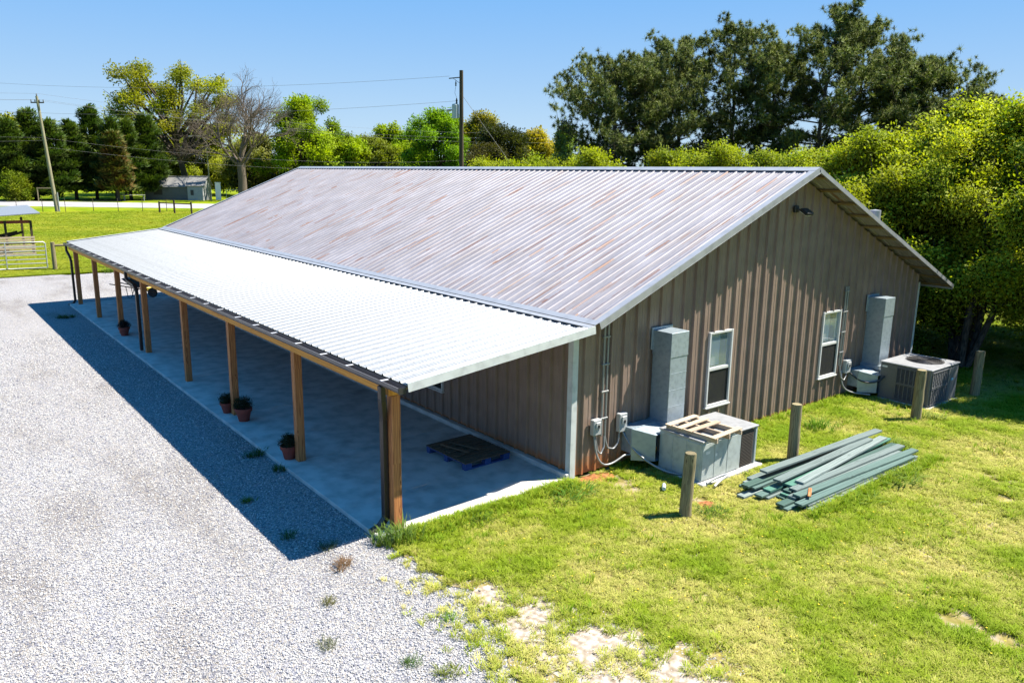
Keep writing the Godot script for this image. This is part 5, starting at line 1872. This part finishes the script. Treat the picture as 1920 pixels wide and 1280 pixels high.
	for q in L:
		var tn: Array = tones[q[4]]
		leafy("broadleaf_tree", q[5], "tree line behind the building", q[0], q[1], q[2], q[3], {"c1": tn[0] * Color(1.25, 1.4, 1.5), "c2": tn[1] * Color(1.2, 1.35, 1.5), "lobes": 46, "per": 24, "lobe": 0.105, "base": 0.08, "ragged": 0.3, "clump": 0.95 if q[4] != 8 else 0.6})
	# dark magnolia pair
	leafy("magnolia_tree", "dark evergreen magnolia right of the transformer pole", "", 63.3, -84.5, 13.2, 8.4, {"c1": Color(0.022, 0.036, 0.014), "c2": Color(0.06, 0.065, 0.025), "lobes": 26, "per": 34, "base": 0.05, "clump": 0.7})
	leafy("magnolia_tree", "lower dark evergreen between the transformer pole and the magnolia", "", 57.5, -80.5, 9.8, 7.0, {"c1": Color(0.035, 0.045, 0.018), "c2": Color(0.085, 0.075, 0.03), "lobes": 22, "per": 30, "base": 0.05, "clump": 0.65})
	# pines
	var P := [[33.0, -31.6, 13.6, 8.2, 0.42, "leftmost pine with low spreading limbs"], [36.4, -31.5, 14.4, 6.5, 0.3, "pine just right of the leftmost spreading one"], [39.6, -31.0, 16.2, 7.5, 0.3, "pine in the left half of the cluster with a rounded top"], [43.0, -28.9, 17.4, 7.6, 0.3, "tall pine left of the cluster's centre"], [41.6, -24.1, 15.2, 5.0, 0.36, "narrow pine in the middle gap of the cluster"], [43.2, -21.8, 17.2, 7.0, 0.3, "tallest pine right of the cluster's centre"], [47.2, -20.8, 17.0, 6.4, 0.34, "tall pine next right of the tallest one"], [47.4, -17.6, 14.4, 6.2, 0.36, "pine on the right shoulder of the cluster"], [50.2, -16.7, 13.6, 5.6, 0.38, "rightmost pine of the main cluster"], [53.4, -15.2, 11.6, 3.4, 0.5, "small pine standing apart at far right"]]
	for k in P.size(): pine(P[k][5], P[k][0], P[k][1], P[k][2] * 0.93, P[k][3] * 1.1, 700 + k, P[k][4])
	# undergrowth below the pines
	var U := [[36.0, -27.0, 5.6, 5.5, "grey green shrub under the leftmost pines"], [40.0, -24.5, 6.4, 5.0, "grey green shrub under the middle pines"], [44.0, -20.0, 6.0, 6.0, "dark shrub under the tallest pine"], [31.5, -30.5, 5.6, 5.0, "dark shrub at the left foot of the pines"], [47.5, -14.5, 6.5, 6.0, "dark shrub under the right pines"]]
	for q in U:
		leafy("shrub", q[4], "undergrowth below the pines", q[0], q[1], q[2], q[3], {"category": "shrub", "c1": Color(0.045, 0.06, 0.025), "c2": Color(0.10, 0.12, 0.05), "lobes": 18, "per": 30, "base": 0.0, "clump": 0.55, "stems": 4, "trunk": 0.05})
	# bright shrubs whose tops show over the ridge
	var Hd := [[15.6, -33.0, 5.3, 4.5, "bright shrub top left of the transformer pole over the ridge"], [18.0, -26.6, 6.0, 5.0, "bright green shrub over the ridge, leftmost of the row"], [18.7, -23.2, 6.2, 5.0, "bright green shrub over the ridge, second of the row"], [19.2, -19.8, 6.5, 4.6, "bright green shrub over the ridge below the leftmost pine"], [21.9, -16.8, 6.5, 4.6, "thin yellow green shrub over the ridge below the middle pines"], [21.0, -13.2, 6.6, 5.0, "yellow green shrub over the ridge below the tallest pine"], [20.6, -10.2, 6.3, 4.8, "yellow green shrub touching the right end of the ridge"]]
	for q in Hd:
		leafy("hedge_shrub", q[4], "shrubs behind the ridge", q[0], q[1], q[2], q[3], {"category": "shrub", "c1": Color(0.17, 0.235, 0.016), "c2": Color(0.32, 0.355, 0.028), "lobes": 44, "per": 32, "base": 0.0, "clump": 0.38, "lobe": 0.105, "ragged": 0.3, "twigs": 3, "mesh": tex.clump_shrub, "stems": 4, "trunk": 0.05})
	# big privets on the right
	var R := [[15.2, -2.6, 6.6, 6.2, Vector3(1.2, 0, -0.5), 0.10, "bright green privet rising behind the right end of the roof"], [14.4, 0.4, 7.4, 7.0, Vector3(3.0, 0, -0.4), 0.19, "largest bright privet with dark bare stems at far right"], [18.6, -6.0, 6.3, 6.6, Vector3(0, 0, 0), 0.10, "bright green privet directly behind the gable peak"], [21.5, 1.0, 7.2, 6.6, Vector3(0, 0, 0), 0.25, "privet standing behind the largest one at the right edge"], [15.6, 5.0, 7.0, 5.4, Vector3(0, 0, 0), 0.32, "privet just past the right edge whose shade falls on the lawn"]]
	for k in R.size():
		var q: Array = R[k]
		leafy("privet_tree", q[6], "bright privets on the right", q[0], q[1], q[2], q[3], {"c1": Color(0.19, 0.26, 0.02), "c2": Color(0.38, 0.41, 0.035), "vary": 0.3, "lobes": 120, "per": 38, "base": q[5], "clump": 0.34, "lobe": 0.075, "ragged": 0.28, "twigs": 4, "mesh": tex.clump_shrub, "stems": 8, "trunk": 0.10, "lean": q[4], "flat": 0.95, "seed": 40 + k})
	# low bushes under the privets; their greens are darkened in colour to look shaded
	var S := [[13.3, -1.2, 1.3, "low green bush at the building's right rear corner"], [15.9, 2.4, 1.1, "low green bush behind the farthest round post"], [14.9, -3.4, 1.6, "low green bush hidden behind the building's right corner"]]
	for q in S:
		leafy("low_bush", q[3], "bushes under the privets", q[0], q[1], q[2], 2.0, {"category": "shrub", "c1": Color(0.09, 0.13, 0.012), "c2": Color(0.18, 0.20, 0.02), "lobes": 14, "per": 34, "base": 0.0, "clump": 0.26, "mesh": tex.clump_shrub, "stems": 5, "trunk": 0.02})

# ---------------------------------------------------------------- far things
func wire(label: String, a: Vector3, b: Vector3, sag: float, r := 0.009) -> void:
	var ps := []
	var rs := []
	for k in 25:
		var t := k / 24.0
		ps.append(a.lerp(b, t) - Vector3(0, 4.0 * sag * t * (1.0 - t), 0))
		rs.append(r)
	var mb := MB.new()
	mb.tube(ps, rs, 4, false)
	solo("power_line", label, "power line", mb.mesh(), M.wire, Vector3.ZERO, 0.0, "power lines")

func build_far() -> void:
	var mb: MB
	# utility pole across the pasture
	var u := thing("utility_pole", "leaning grey utility pole beside the road at left", "utility pole", Vector3(6.68, -0.12, -96.77))
	var top := Vector3(-0.75, 13.2, -0.55)
	mb = MB.new()
	mb.tube([Vector3(0, -0.2, 0), top], [0.23, 0.14], 10)
	part(u, "pole", mb.mesh(), M.pole)
	var rt := Vector3(0.785, 0, 0.62)
	mb = MB.new()
	mb.bar(top - Vector3(0, 0.7, 0) - rt * 0.75, top - Vector3(0, 0.7, 0) + rt * 0.75, 0.1, 0.13)
	part(u, "crossarm", mb.mesh(), M.pole_dark)
	for s in [-0.7, -0.25, 0.25, 0.7]:
		mb = MB.new()
		mb.lathe(top + rt * s - Vector3(0, 0.63, 0), [Vector2(0.03, 0), Vector2(0.07, 0.08), Vector2(0.05, 0.16), Vector2(0.06, 0.24), Vector2(0, 0.28)], 8)
		part(u, "insulator", mb.mesh(), M.shed_wall)
	mb = MB.new()
	mb.lathe(top + Vector3(0, 0, 0), [Vector2(0.03, 0), Vector2(0.08, 0.1), Vector2(0.05, 0.25), Vector2(0.0, 0.3)], 8)
	part(u, "insulator", mb.mesh(), M.shed_wall)
	mb = MB.new()
	mb.tube([Vector3(0.0, 0.0, 0.0) + Vector3(0.2, 0, 0.16), Vector3(0.16, 2.4, 0.13)], [0.07, 0.07], 6)
	part(u, "cable_guard", mb.mesh(), M.galv)
	# pole with transformer behind the building
	u = thing("utility_pole", "dark utility pole with grey transformer behind the roof ridge", "utility pole", Vector3(26.7, -0.12, -41.9))
	mb = MB.new()
	mb.tube([Vector3(0, -0.2, 0), Vector3(0, 12.85, 0)], [0.21, 0.145], 12)
	part(u, "pole", mb.mesh(), M.pole_dark)
	mb = MB.new()
	mb.bar(Vector3(0, 12.35, 0), Vector3(0, 12.25, 0) - rt * 0.95, 0.06, 0.07)
	mb.bar(Vector3(0, 11.9, 0) - rt * 0.1, Vector3(0, 12.25, 0) - rt * 0.6, 0.03, 0.03)
	part(u, "arm", mb.mesh(), M.dark_metal)
	mb = MB.new()
	mb.lathe(Vector3(0, 11.7, 0) - rt * 0.42, [Vector2(0.03, 0), Vector2(0.07, 0.05), Vector2(0.04, 0.12), Vector2(0.07, 0.2), Vector2(0.04, 0.28), Vector2(0.0, 0.5)], 8)
	part(u, "insulator", mb.mesh(), M.shed_wall)
	mb = MB.new()
	mb.lathe(Vector3(0, 9.3, 0) - rt * 0.46, [Vector2(0.0, 0), Vector2(0.27, 0.02), Vector2(0.27, 1.0), Vector2(0.24, 1.08), Vector2(0.0, 1.12)], 16)
	part(u, "transformer", mb.mesh(), M.ac)
	mb = MB.new()
	mb.lathe(Vector3(0, 10.4, 0) - rt * 0.36, [Vector2(0.05, 0), Vector2(0.08, 0.06), Vector2(0.05, 0.14), Vector2(0.08, 0.22), Vector2(0.03, 0.42), Vector2(0, 0.45)], 8)
	part(u, "bushing", mb.mesh(), M.pole_dark)
	mb = MB.new()
	mb.tube([Vector3(0, 9.95, 0) - rt * 0.7, Vector3(0, 9.9, 0) - rt * 1.15], [0.06, 0.11], 8)
	part(u, "lamp_head", mb.mesh(), M.box_grey)
	mb = MB.new()
	mb.tube([Vector3(0, 11.7, 0) - rt * 0.42, Vector3(0, 11.2, 0) - rt * 0.5, Vector3(0, 10.85, 0) - rt * 0.36], [0.014, 0.014, 0.014], 4, false)
	part(u, "jumper", mb.mesh(), M.wire)
	var pt := Vector3(26.7, 0, -41.9)
	wire("guy wire slanting right from the transformer pole", pt + Vector3(0, 11.0, 0), pt + rt * 6.0 + Vector3(0, 3.0, 0), 0.0, 0.014)
	wire("highest power line leaving the transformer pole to the left", pt + Vector3(0, 12.3, 0) - rt * 0.9, Vector3(-2.0, 14.7, -102.0), 0.9, 0.010)
	wire("second power line leaving the transformer pole to the left", pt + Vector3(0, 10.5, 0) - rt * 0.3, Vector3(-2.4, 11.6, -102.0), 0.9, 0.010)
	var u1 := Vector3(6.68, -0.12, -96.77) + top
	for k in 3:
		wire("power line going right from the leaning pole, %s from the top" % ordinal(k), u1 + rt * [0.0, -0.7, 0.7][k] + Vector3(0, [0.3, -0.4, -0.4][k], 0), Vector3(93.5, 12.9 - k * 0.9, -100.9), 1.6)
		wire("power line going left from the leaning pole, %s from the top" % ordinal(k), u1 + rt * [0.0, -0.7, 0.7][k] + Vector3(0, [0.3, -0.4, -0.4][k], 0), Vector3(-60.0, 13.6 - k * 0.7, -112.0), 0.8)
	for k in 2:
		wire("telephone cable going right from the leaning pole, %s one" % ["upper", "lower"][k], Vector3(6.5, 8.4 - k * 1.0, -97.0), Vector3(86.0, 9.0 - k * 1.3, -100.9), 2.2, 0.008)
		wire("telephone cable going left from the leaning pole, %s one" % ["upper", "lower"][k], Vector3(6.5, 8.5 - k * 0.3, -97.0), Vector3(-60.0, 9.0 - k * 3.0, -100.0), 0.5, 0.008)
	# roadside fence posts and wire
	var tp := []
	for k in 9: tp.append(Vector3(0.4 + k * 2.52 - (0.3 if k == 3 else 0.0), -0.12, -100.75 + k * 1.045))
	for k in 9:
		if k == 0 or k > 7: continue
		mb = MB.new()
		mb.bx(Vector3(0, 0.85, 0), Vector3(0.05, 1.7, 0.05))
		mb.bx(Vector3(0, 1.3, 0.03), Vector3(0.09, 0.04, 0.03))
		solo("steel_fence_post", "thin steel fence post along the road, %s from the left" % ordinal(k - 1), "fence post", mb.mesh(), M.pole_dark, tp[k], 0.3, "steel posts along the road")
	mb = MB.new()
	for j in 3:
		mb.tube([tp[0] + Vector3(-6, 0.5 + j * 0.42, -2.4), tp[8] + Vector3(-2, 0.5 + j * 0.42, -0.8)], [0.008, 0.008], 4, false)
	solo("wire_fence", "wire strands strung along the road between steel posts", "fence", mb.mesh(), M.wire)
	# H brace
	var hb := thing("brace_fence", "dark wooden H shaped fence brace standing in the pasture", "fence", Vector3(16.5, -0.12, -90.6))
	var hp := [Vector3.ZERO, Vector3(1.03, 0, 2.46), Vector3(2.25, 0, 4.95)]
	for k in 3:
		mb = MB.new()
		mb.tube([hp[k], hp[k] + Vector3(0, [1.45, 1.7, 1.55][k], 0)], [0.11, 0.1], 8)
		part(hb, "post", mb.mesh(), M.pole_dark)
	for k in 2:
		mb = MB.new()
		mb.tube([hp[k] + Vector3(0, 1.3, 0), hp[k + 1] + Vector3(0, 1.3, 0)], [0.07, 0.07], 8)
		part(hb, "rail", mb.mesh(), M.pole_dark)
	# tube gate and its post
	var g := thing("tube_gate", "grey tubular metal farm gate at the left edge", "gate", Vector3(-2.62, -0.1, -37.05))
	var gd := Vector3(-1, 0, -0.14).normalized()
	mb = MB.new()
	mb.tube([Vector3(0, 0.12, 0), Vector3(0, 1.36, 0), gd * 0.08 + Vector3(0, 1.44, 0), gd * 4.2 + Vector3(0, 1.44, 0), gd * 4.28 + Vector3(0, 1.36, 0), gd * 4.28 + Vector3(0, 0.12, 0), Vector3(0, 0.12, 0)], [0.03, 0.03, 0.03, 0.03, 0.03, 0.03, 0.03], 8)
	part(g, "frame", mb.mesh(), M.galv)
	for k in 5:
		mb = MB.new()
		mb.tube([Vector3(0, 0.36 + k * 0.21, 0), gd * 4.28 + Vector3(0, 0.36 + k * 0.21, 0)], [0.024, 0.024], 8)
		part(g, "bar", mb.mesh(), M.galv)
	for k in 2:
		mb = MB.new()
		mb.bar(gd * (1.75 + k * 1.3) + Vector3(0, 0.12, 0.03), gd * (1.75 + k * 1.3) + Vector3(0, 1.44, 0.03), 0.05, 0.02, Vector3(0, 0, 1))
		part(g, "upright", mb.mesh(), M.galv)
	var gf := thing("wooden_fence", "grey round post and rail fence beside the metal gate", "fence", Vector3(-2.35, -0.1, -36.6))
	for k in 3:
		mb = MB.new()
		mb.tube([Vector3(k * 2.4, -0.1, k * 0.5), Vector3(k * 2.4, 1.45, k * 0.5)], [0.11, 0.1], 10)
		part(gf, "post", mb.mesh(), M.log)
		if k < 2:
			mb = MB.new()
			mb.tube([Vector3(k * 2.4, 1.28, k * 0.5), Vector3((k + 1) * 2.4, 1.28, (k + 1) * 0.5)], [0.06, 0.06], 8)
			part(gf, "rail", mb.mesh(), M.log)
	# open shelter with white roof
	var s := thing("animal_shelter", "open sided shelter with white roof beyond the metal gate", "shelter", Vector3(-2.2, -0.1, -45.2))
	mb = MB.new()
	mb.box(Transform3D(Basis(Vector3(0, 0, 1), 0.06) * Basis(Vector3.RIGHT, 0.05), Vector3(-3.3, 2.42, -2.2)), Vector3(7.6, 0.05, 5.2))
	part(s, "roof", mb.mesh(), M.porch_roof)
	mb = MB.new()
	mb.bc(Vector3(-7.0, 1.92, -0.12), Vector3(0.0, 2.1, -0.04))
	part(s, "header", mb.mesh(), M.red)
	for p in [[0, 0], [-1.3, 0.0], [-3.4, 0], [-6.6, 0], [0, -4.2], [-3.4, -4.2], [-6.6, -4.2]]:
		mb = MB.new()
		mb.bx(Vector3(p[0], 1.04, p[1]), Vector3(0.12, 2.08, 0.12))
		part(s, "post", mb.mesh(), M.pole_dark)
	for k in 7:
		mb = MB.new()
		mb.uvo = Vector2(k * 0.3, k)
		mb.bc(Vector3(-3.4, 0.08 + k * 0.16, 0.062), Vector3(0.12, 0.19 + k * 0.16, 0.085), 0.004)
		part(s, "slat", mb.mesh(), M.grey_wood[k % 3] if k != 4 else M.dark_wood)
	for k in 2:
		mb = MB.new()
		mb.bar(Vector3(-2.4 + k * 0.8, 1.0, -1.0), Vector3(-0.6 + k * 0.3, 1.35, -1.2), 0.06, 0.14)
		part(s, "rail", mb.mesh(), M.pole_dark)
	# far yard: sheds, lamp post, frame, bench, chain-link fence
	shed("grey shed with pale shingle roof under the oak", 30.3, -137.0, 7.4, 4.0, 2.3, 1.6, -0.62, M.shed_wall)
	shed("narrow shed with pale gable end beside the longer grey shed", 34.3, -134.0, 2.6, 4.6, 2.5, 1.5, -0.62, M.shed_pale)
	mb = MB.new()
	mb.bc(Vector3(-0.45, 0.1, -0.05), Vector3(0.45, 3.0, 0.05), 0.01)
	mb.bc(Vector3(-0.5, 3.001, -0.12), Vector3(0.5, 3.14, 0.12), 0.01)
	solo("yard_cabinet", "narrow white upright cabinet right of the sheds", "cabinet", mb.mesh(), M.white, Vector3(36.6, -0.12, -131.2), -0.4)
	var lp := thing("lamp_post", "slim lamp post with curved arm in front of the sheds", "lamp post", Vector3(35.4, -0.12, -131.7))
	mb = MB.new()
	mb.tube([Vector3.ZERO, Vector3(-0.1, 10.4, 0)], [0.13, 0.09], 8)
	part(lp, "pole", mb.mesh(), M.pole)
	mb = MB.new()
	mb.tube([Vector3(-0.1, 10.2, 0), Vector3(-0.7, 10.9, -0.4), Vector3(-2.0, 10.9, -1.2)], [0.05, 0.05, 0.05], 6)
	part(lp, "arm", mb.mesh(), M.galv)
	mb = MB.new()
	mb.bx(Vector3(-2.3, 10.85, -1.3), Vector3(0.6, 0.14, 0.25), 0.03, -0.5)
	part(lp, "head", mb.mesh(), M.galv)
	var fr := thing("goal_post", "plain goal shaped wooden stand before the first cedars", "goal post", Vector3(9.6, -0.12, -134.0))
	for q in [[Vector3(0, 0, 0), Vector3(0, 2.1, 0)], [Vector3(2.2, 0, 0.6), Vector3(2.2, 2.1, 0.6)], [Vector3(-0.1, 2.1, 0), Vector3(2.3, 2.1, 0.62)]]:
		mb = MB.new()
		mb.bar(q[0], q[1], 0.15, 0.15, Vector3(0, 0, 1))
		part(fr, "beam", mb.mesh(), M.log)
	var bn := thing("garden_table", "long pale table under the cedars by the road", "table", Vector3(23.4, -0.12, -133.5))
	mb = MB.new()
	mb.bx(Vector3(0, 0.95, 0), Vector3(3.4, 0.1, 0.9), 0.01, -0.3)
	part(bn, "top", mb.mesh(), M.shed_pale)
	for q in [-1.4, 1.4]:
		mb = MB.new()
		mb.bx(Vector3(q, 0.45, 0.42 * signf(q)), Vector3(0.12, 0.9, 0.6))
		part(bn, "leg", mb.mesh(), M.shed_pale)
	var cl := thing("chain_link_fence", "low grey chain link fence right of the sheds", "fence", Vector3(37.8, -0.12, -130.6))
	for k in 5:
		mb = MB.new()
		mb.tube([Vector3(k * 2.1, 0, k * 0.6), Vector3(k * 2.1, 1.9, k * 0.6)], [0.05, 0.05], 6)
		part(cl, "post", mb.mesh(), M.galv)
	mb = MB.new()
	mb.tube([Vector3(0, 1.88, 0), Vector3(8.4, 1.88, 2.4)], [0.035, 0.035], 6)
	part(cl, "top_rail", mb.mesh(), M.galv)
	mb = MB.new()
	for k in 44:
		var a := Vector3(k * 0.2, 0.05, k * 0.057)
		mb.tube([a, a + Vector3(1.2, 1.8, 0.34)], [0.006, 0.006], 3, false)
		mb.tube([a + Vector3(0, 1.8, 0), a + Vector3(1.2, 0.0, 0.34)], [0.006, 0.006], 3, false)
	part(cl, "mesh", mb.mesh(), M.galv)
	# sunlit shrub at the far left
	leafy("far_shrub", "small sunlit green shrub beside the goal shaped frame", "", 6.8, -136.0, 4.4, 5.0, {"category": "shrub", "lobes": 14, "per": 26, "base": 0.0, "clump": 0.6, "stems": 4, "trunk": 0.05})

func shed(label: String, x: float, z: float, w: float, d: float, h: float, rise: float, turn: float, wm: Material) -> void:
	var s := thing("garden_shed", label, "shed", Vector3(x, -0.12, z), turn, "sheds under the oak")
	var mb := MB.new()
	mb.bc(Vector3(-w / 2, 0, -d / 2), Vector3(w / 2, h, d / 2))
	# gable ends on the short sides across z
	for sx in [-1.0, 1.0]:
		var a := Vector3(sx * w / 2, h, -d / 2)
		var b := Vector3(sx * w / 2, h, d / 2)
		var c := Vector3(sx * w / 2, h + rise, 0)
		if sx > 0: mb.tri(a, c, b)
		else: mb.tri(a, b, c)
	part(s, "wall", mb.mesh(), wm)
	for sz in [-1.0, 1.0]:
		mb = MB.new()
		mb.bar(Vector3(-w / 2 - 0.3, h + rise / 2 + 0.06, sz * d / 4), Vector3(w / 2 + 0.3, h + rise / 2 + 0.06, sz * d / 4), sqrt(d * d / 4 + rise * rise) + 0.35, 0.08, Vector3(0, d / 2, sz * rise).normalized())
		part(s, "roof", mb.mesh(), M.shingle)
	mb = MB.new()
	mb.bc(Vector3(w / 2 + 0.003, 0.05, -0.5), Vector3(w / 2 + 0.04, 2.0, 0.5))
	part(s, "door", mb.mesh(), M.shed_pale)
	mb = MB.new()
	mb.bc(Vector3(-w * 0.3, 0.9, d / 2 + 0.003), Vector3(-w * 0.1, 1.8, d / 2 + 0.03))
	part(s, "window", mb.mesh(), M.black)

# ---------------------------------------------------------------- scene
func _ready() -> void:
	var cam := Camera3D.new()
	cam.name = "camera"
	cam.keep_aspect = Camera3D.KEEP_HEIGHT
	cam.fov = 47.64
	cam.near = 0.1
	cam.far = 2500.0
	cam.transform = Transform3D(Basis.from_euler(Vector3(-0.2127, -0.6713, 0.0135)), Vector3(-8.5303, 5.0411, 9.1011))
	add_child(cam)
	cam.current = true
	var env := Environment.new()
	env.background_mode = Environment.BG_SKY
	var sm := ProceduralSkyMaterial.new()
	sm.sky_top_color = lin(0.008, 0.123, 0.325)
	sm.sky_horizon_color = lin(0.225, 0.285, 0.318)
	sm.sky_curve = 0.124
	sm.ground_bottom_color = lin(0.10, 0.11, 0.05)
	sm.ground_horizon_color = lin(0.16, 0.19, 0.18)
	sm.sun_angle_max = 1.0
	var sk := Sky.new()
	sk.sky_material = sm
	env.sky = sk
	env.tonemap_mode = Environment.TONE_MAPPER_LINEAR
	env.tonemap_exposure = 2.95
	env.sdfgi_enabled = true
	env.ssao_enabled = true
	env.ssil_enabled = true
	var we := WorldEnvironment.new()
	we.name = "environment"
	we.environment = env
	add_child(we)
	var sun := DirectionalLight3D.new()
	sun.name = "sun"
	sun.light_energy = 1.6
	sun.light_color = Color(1.0, 0.965, 0.90)
	sun.light_angular_distance = 0.5
	sun.shadow_enabled = true
	add_child(sun)
	sun.look_at_from_position(Vector3.ZERO, Vector3(-0.57, -1.0, -0.29), Vector3.UP)
	make_materials()
	build_ground()
	build_slab()
	build_building()
	build_trees()
	build_far()
	build_equipment()
	build_gravel()
	build_lawn()
	build_weeds()
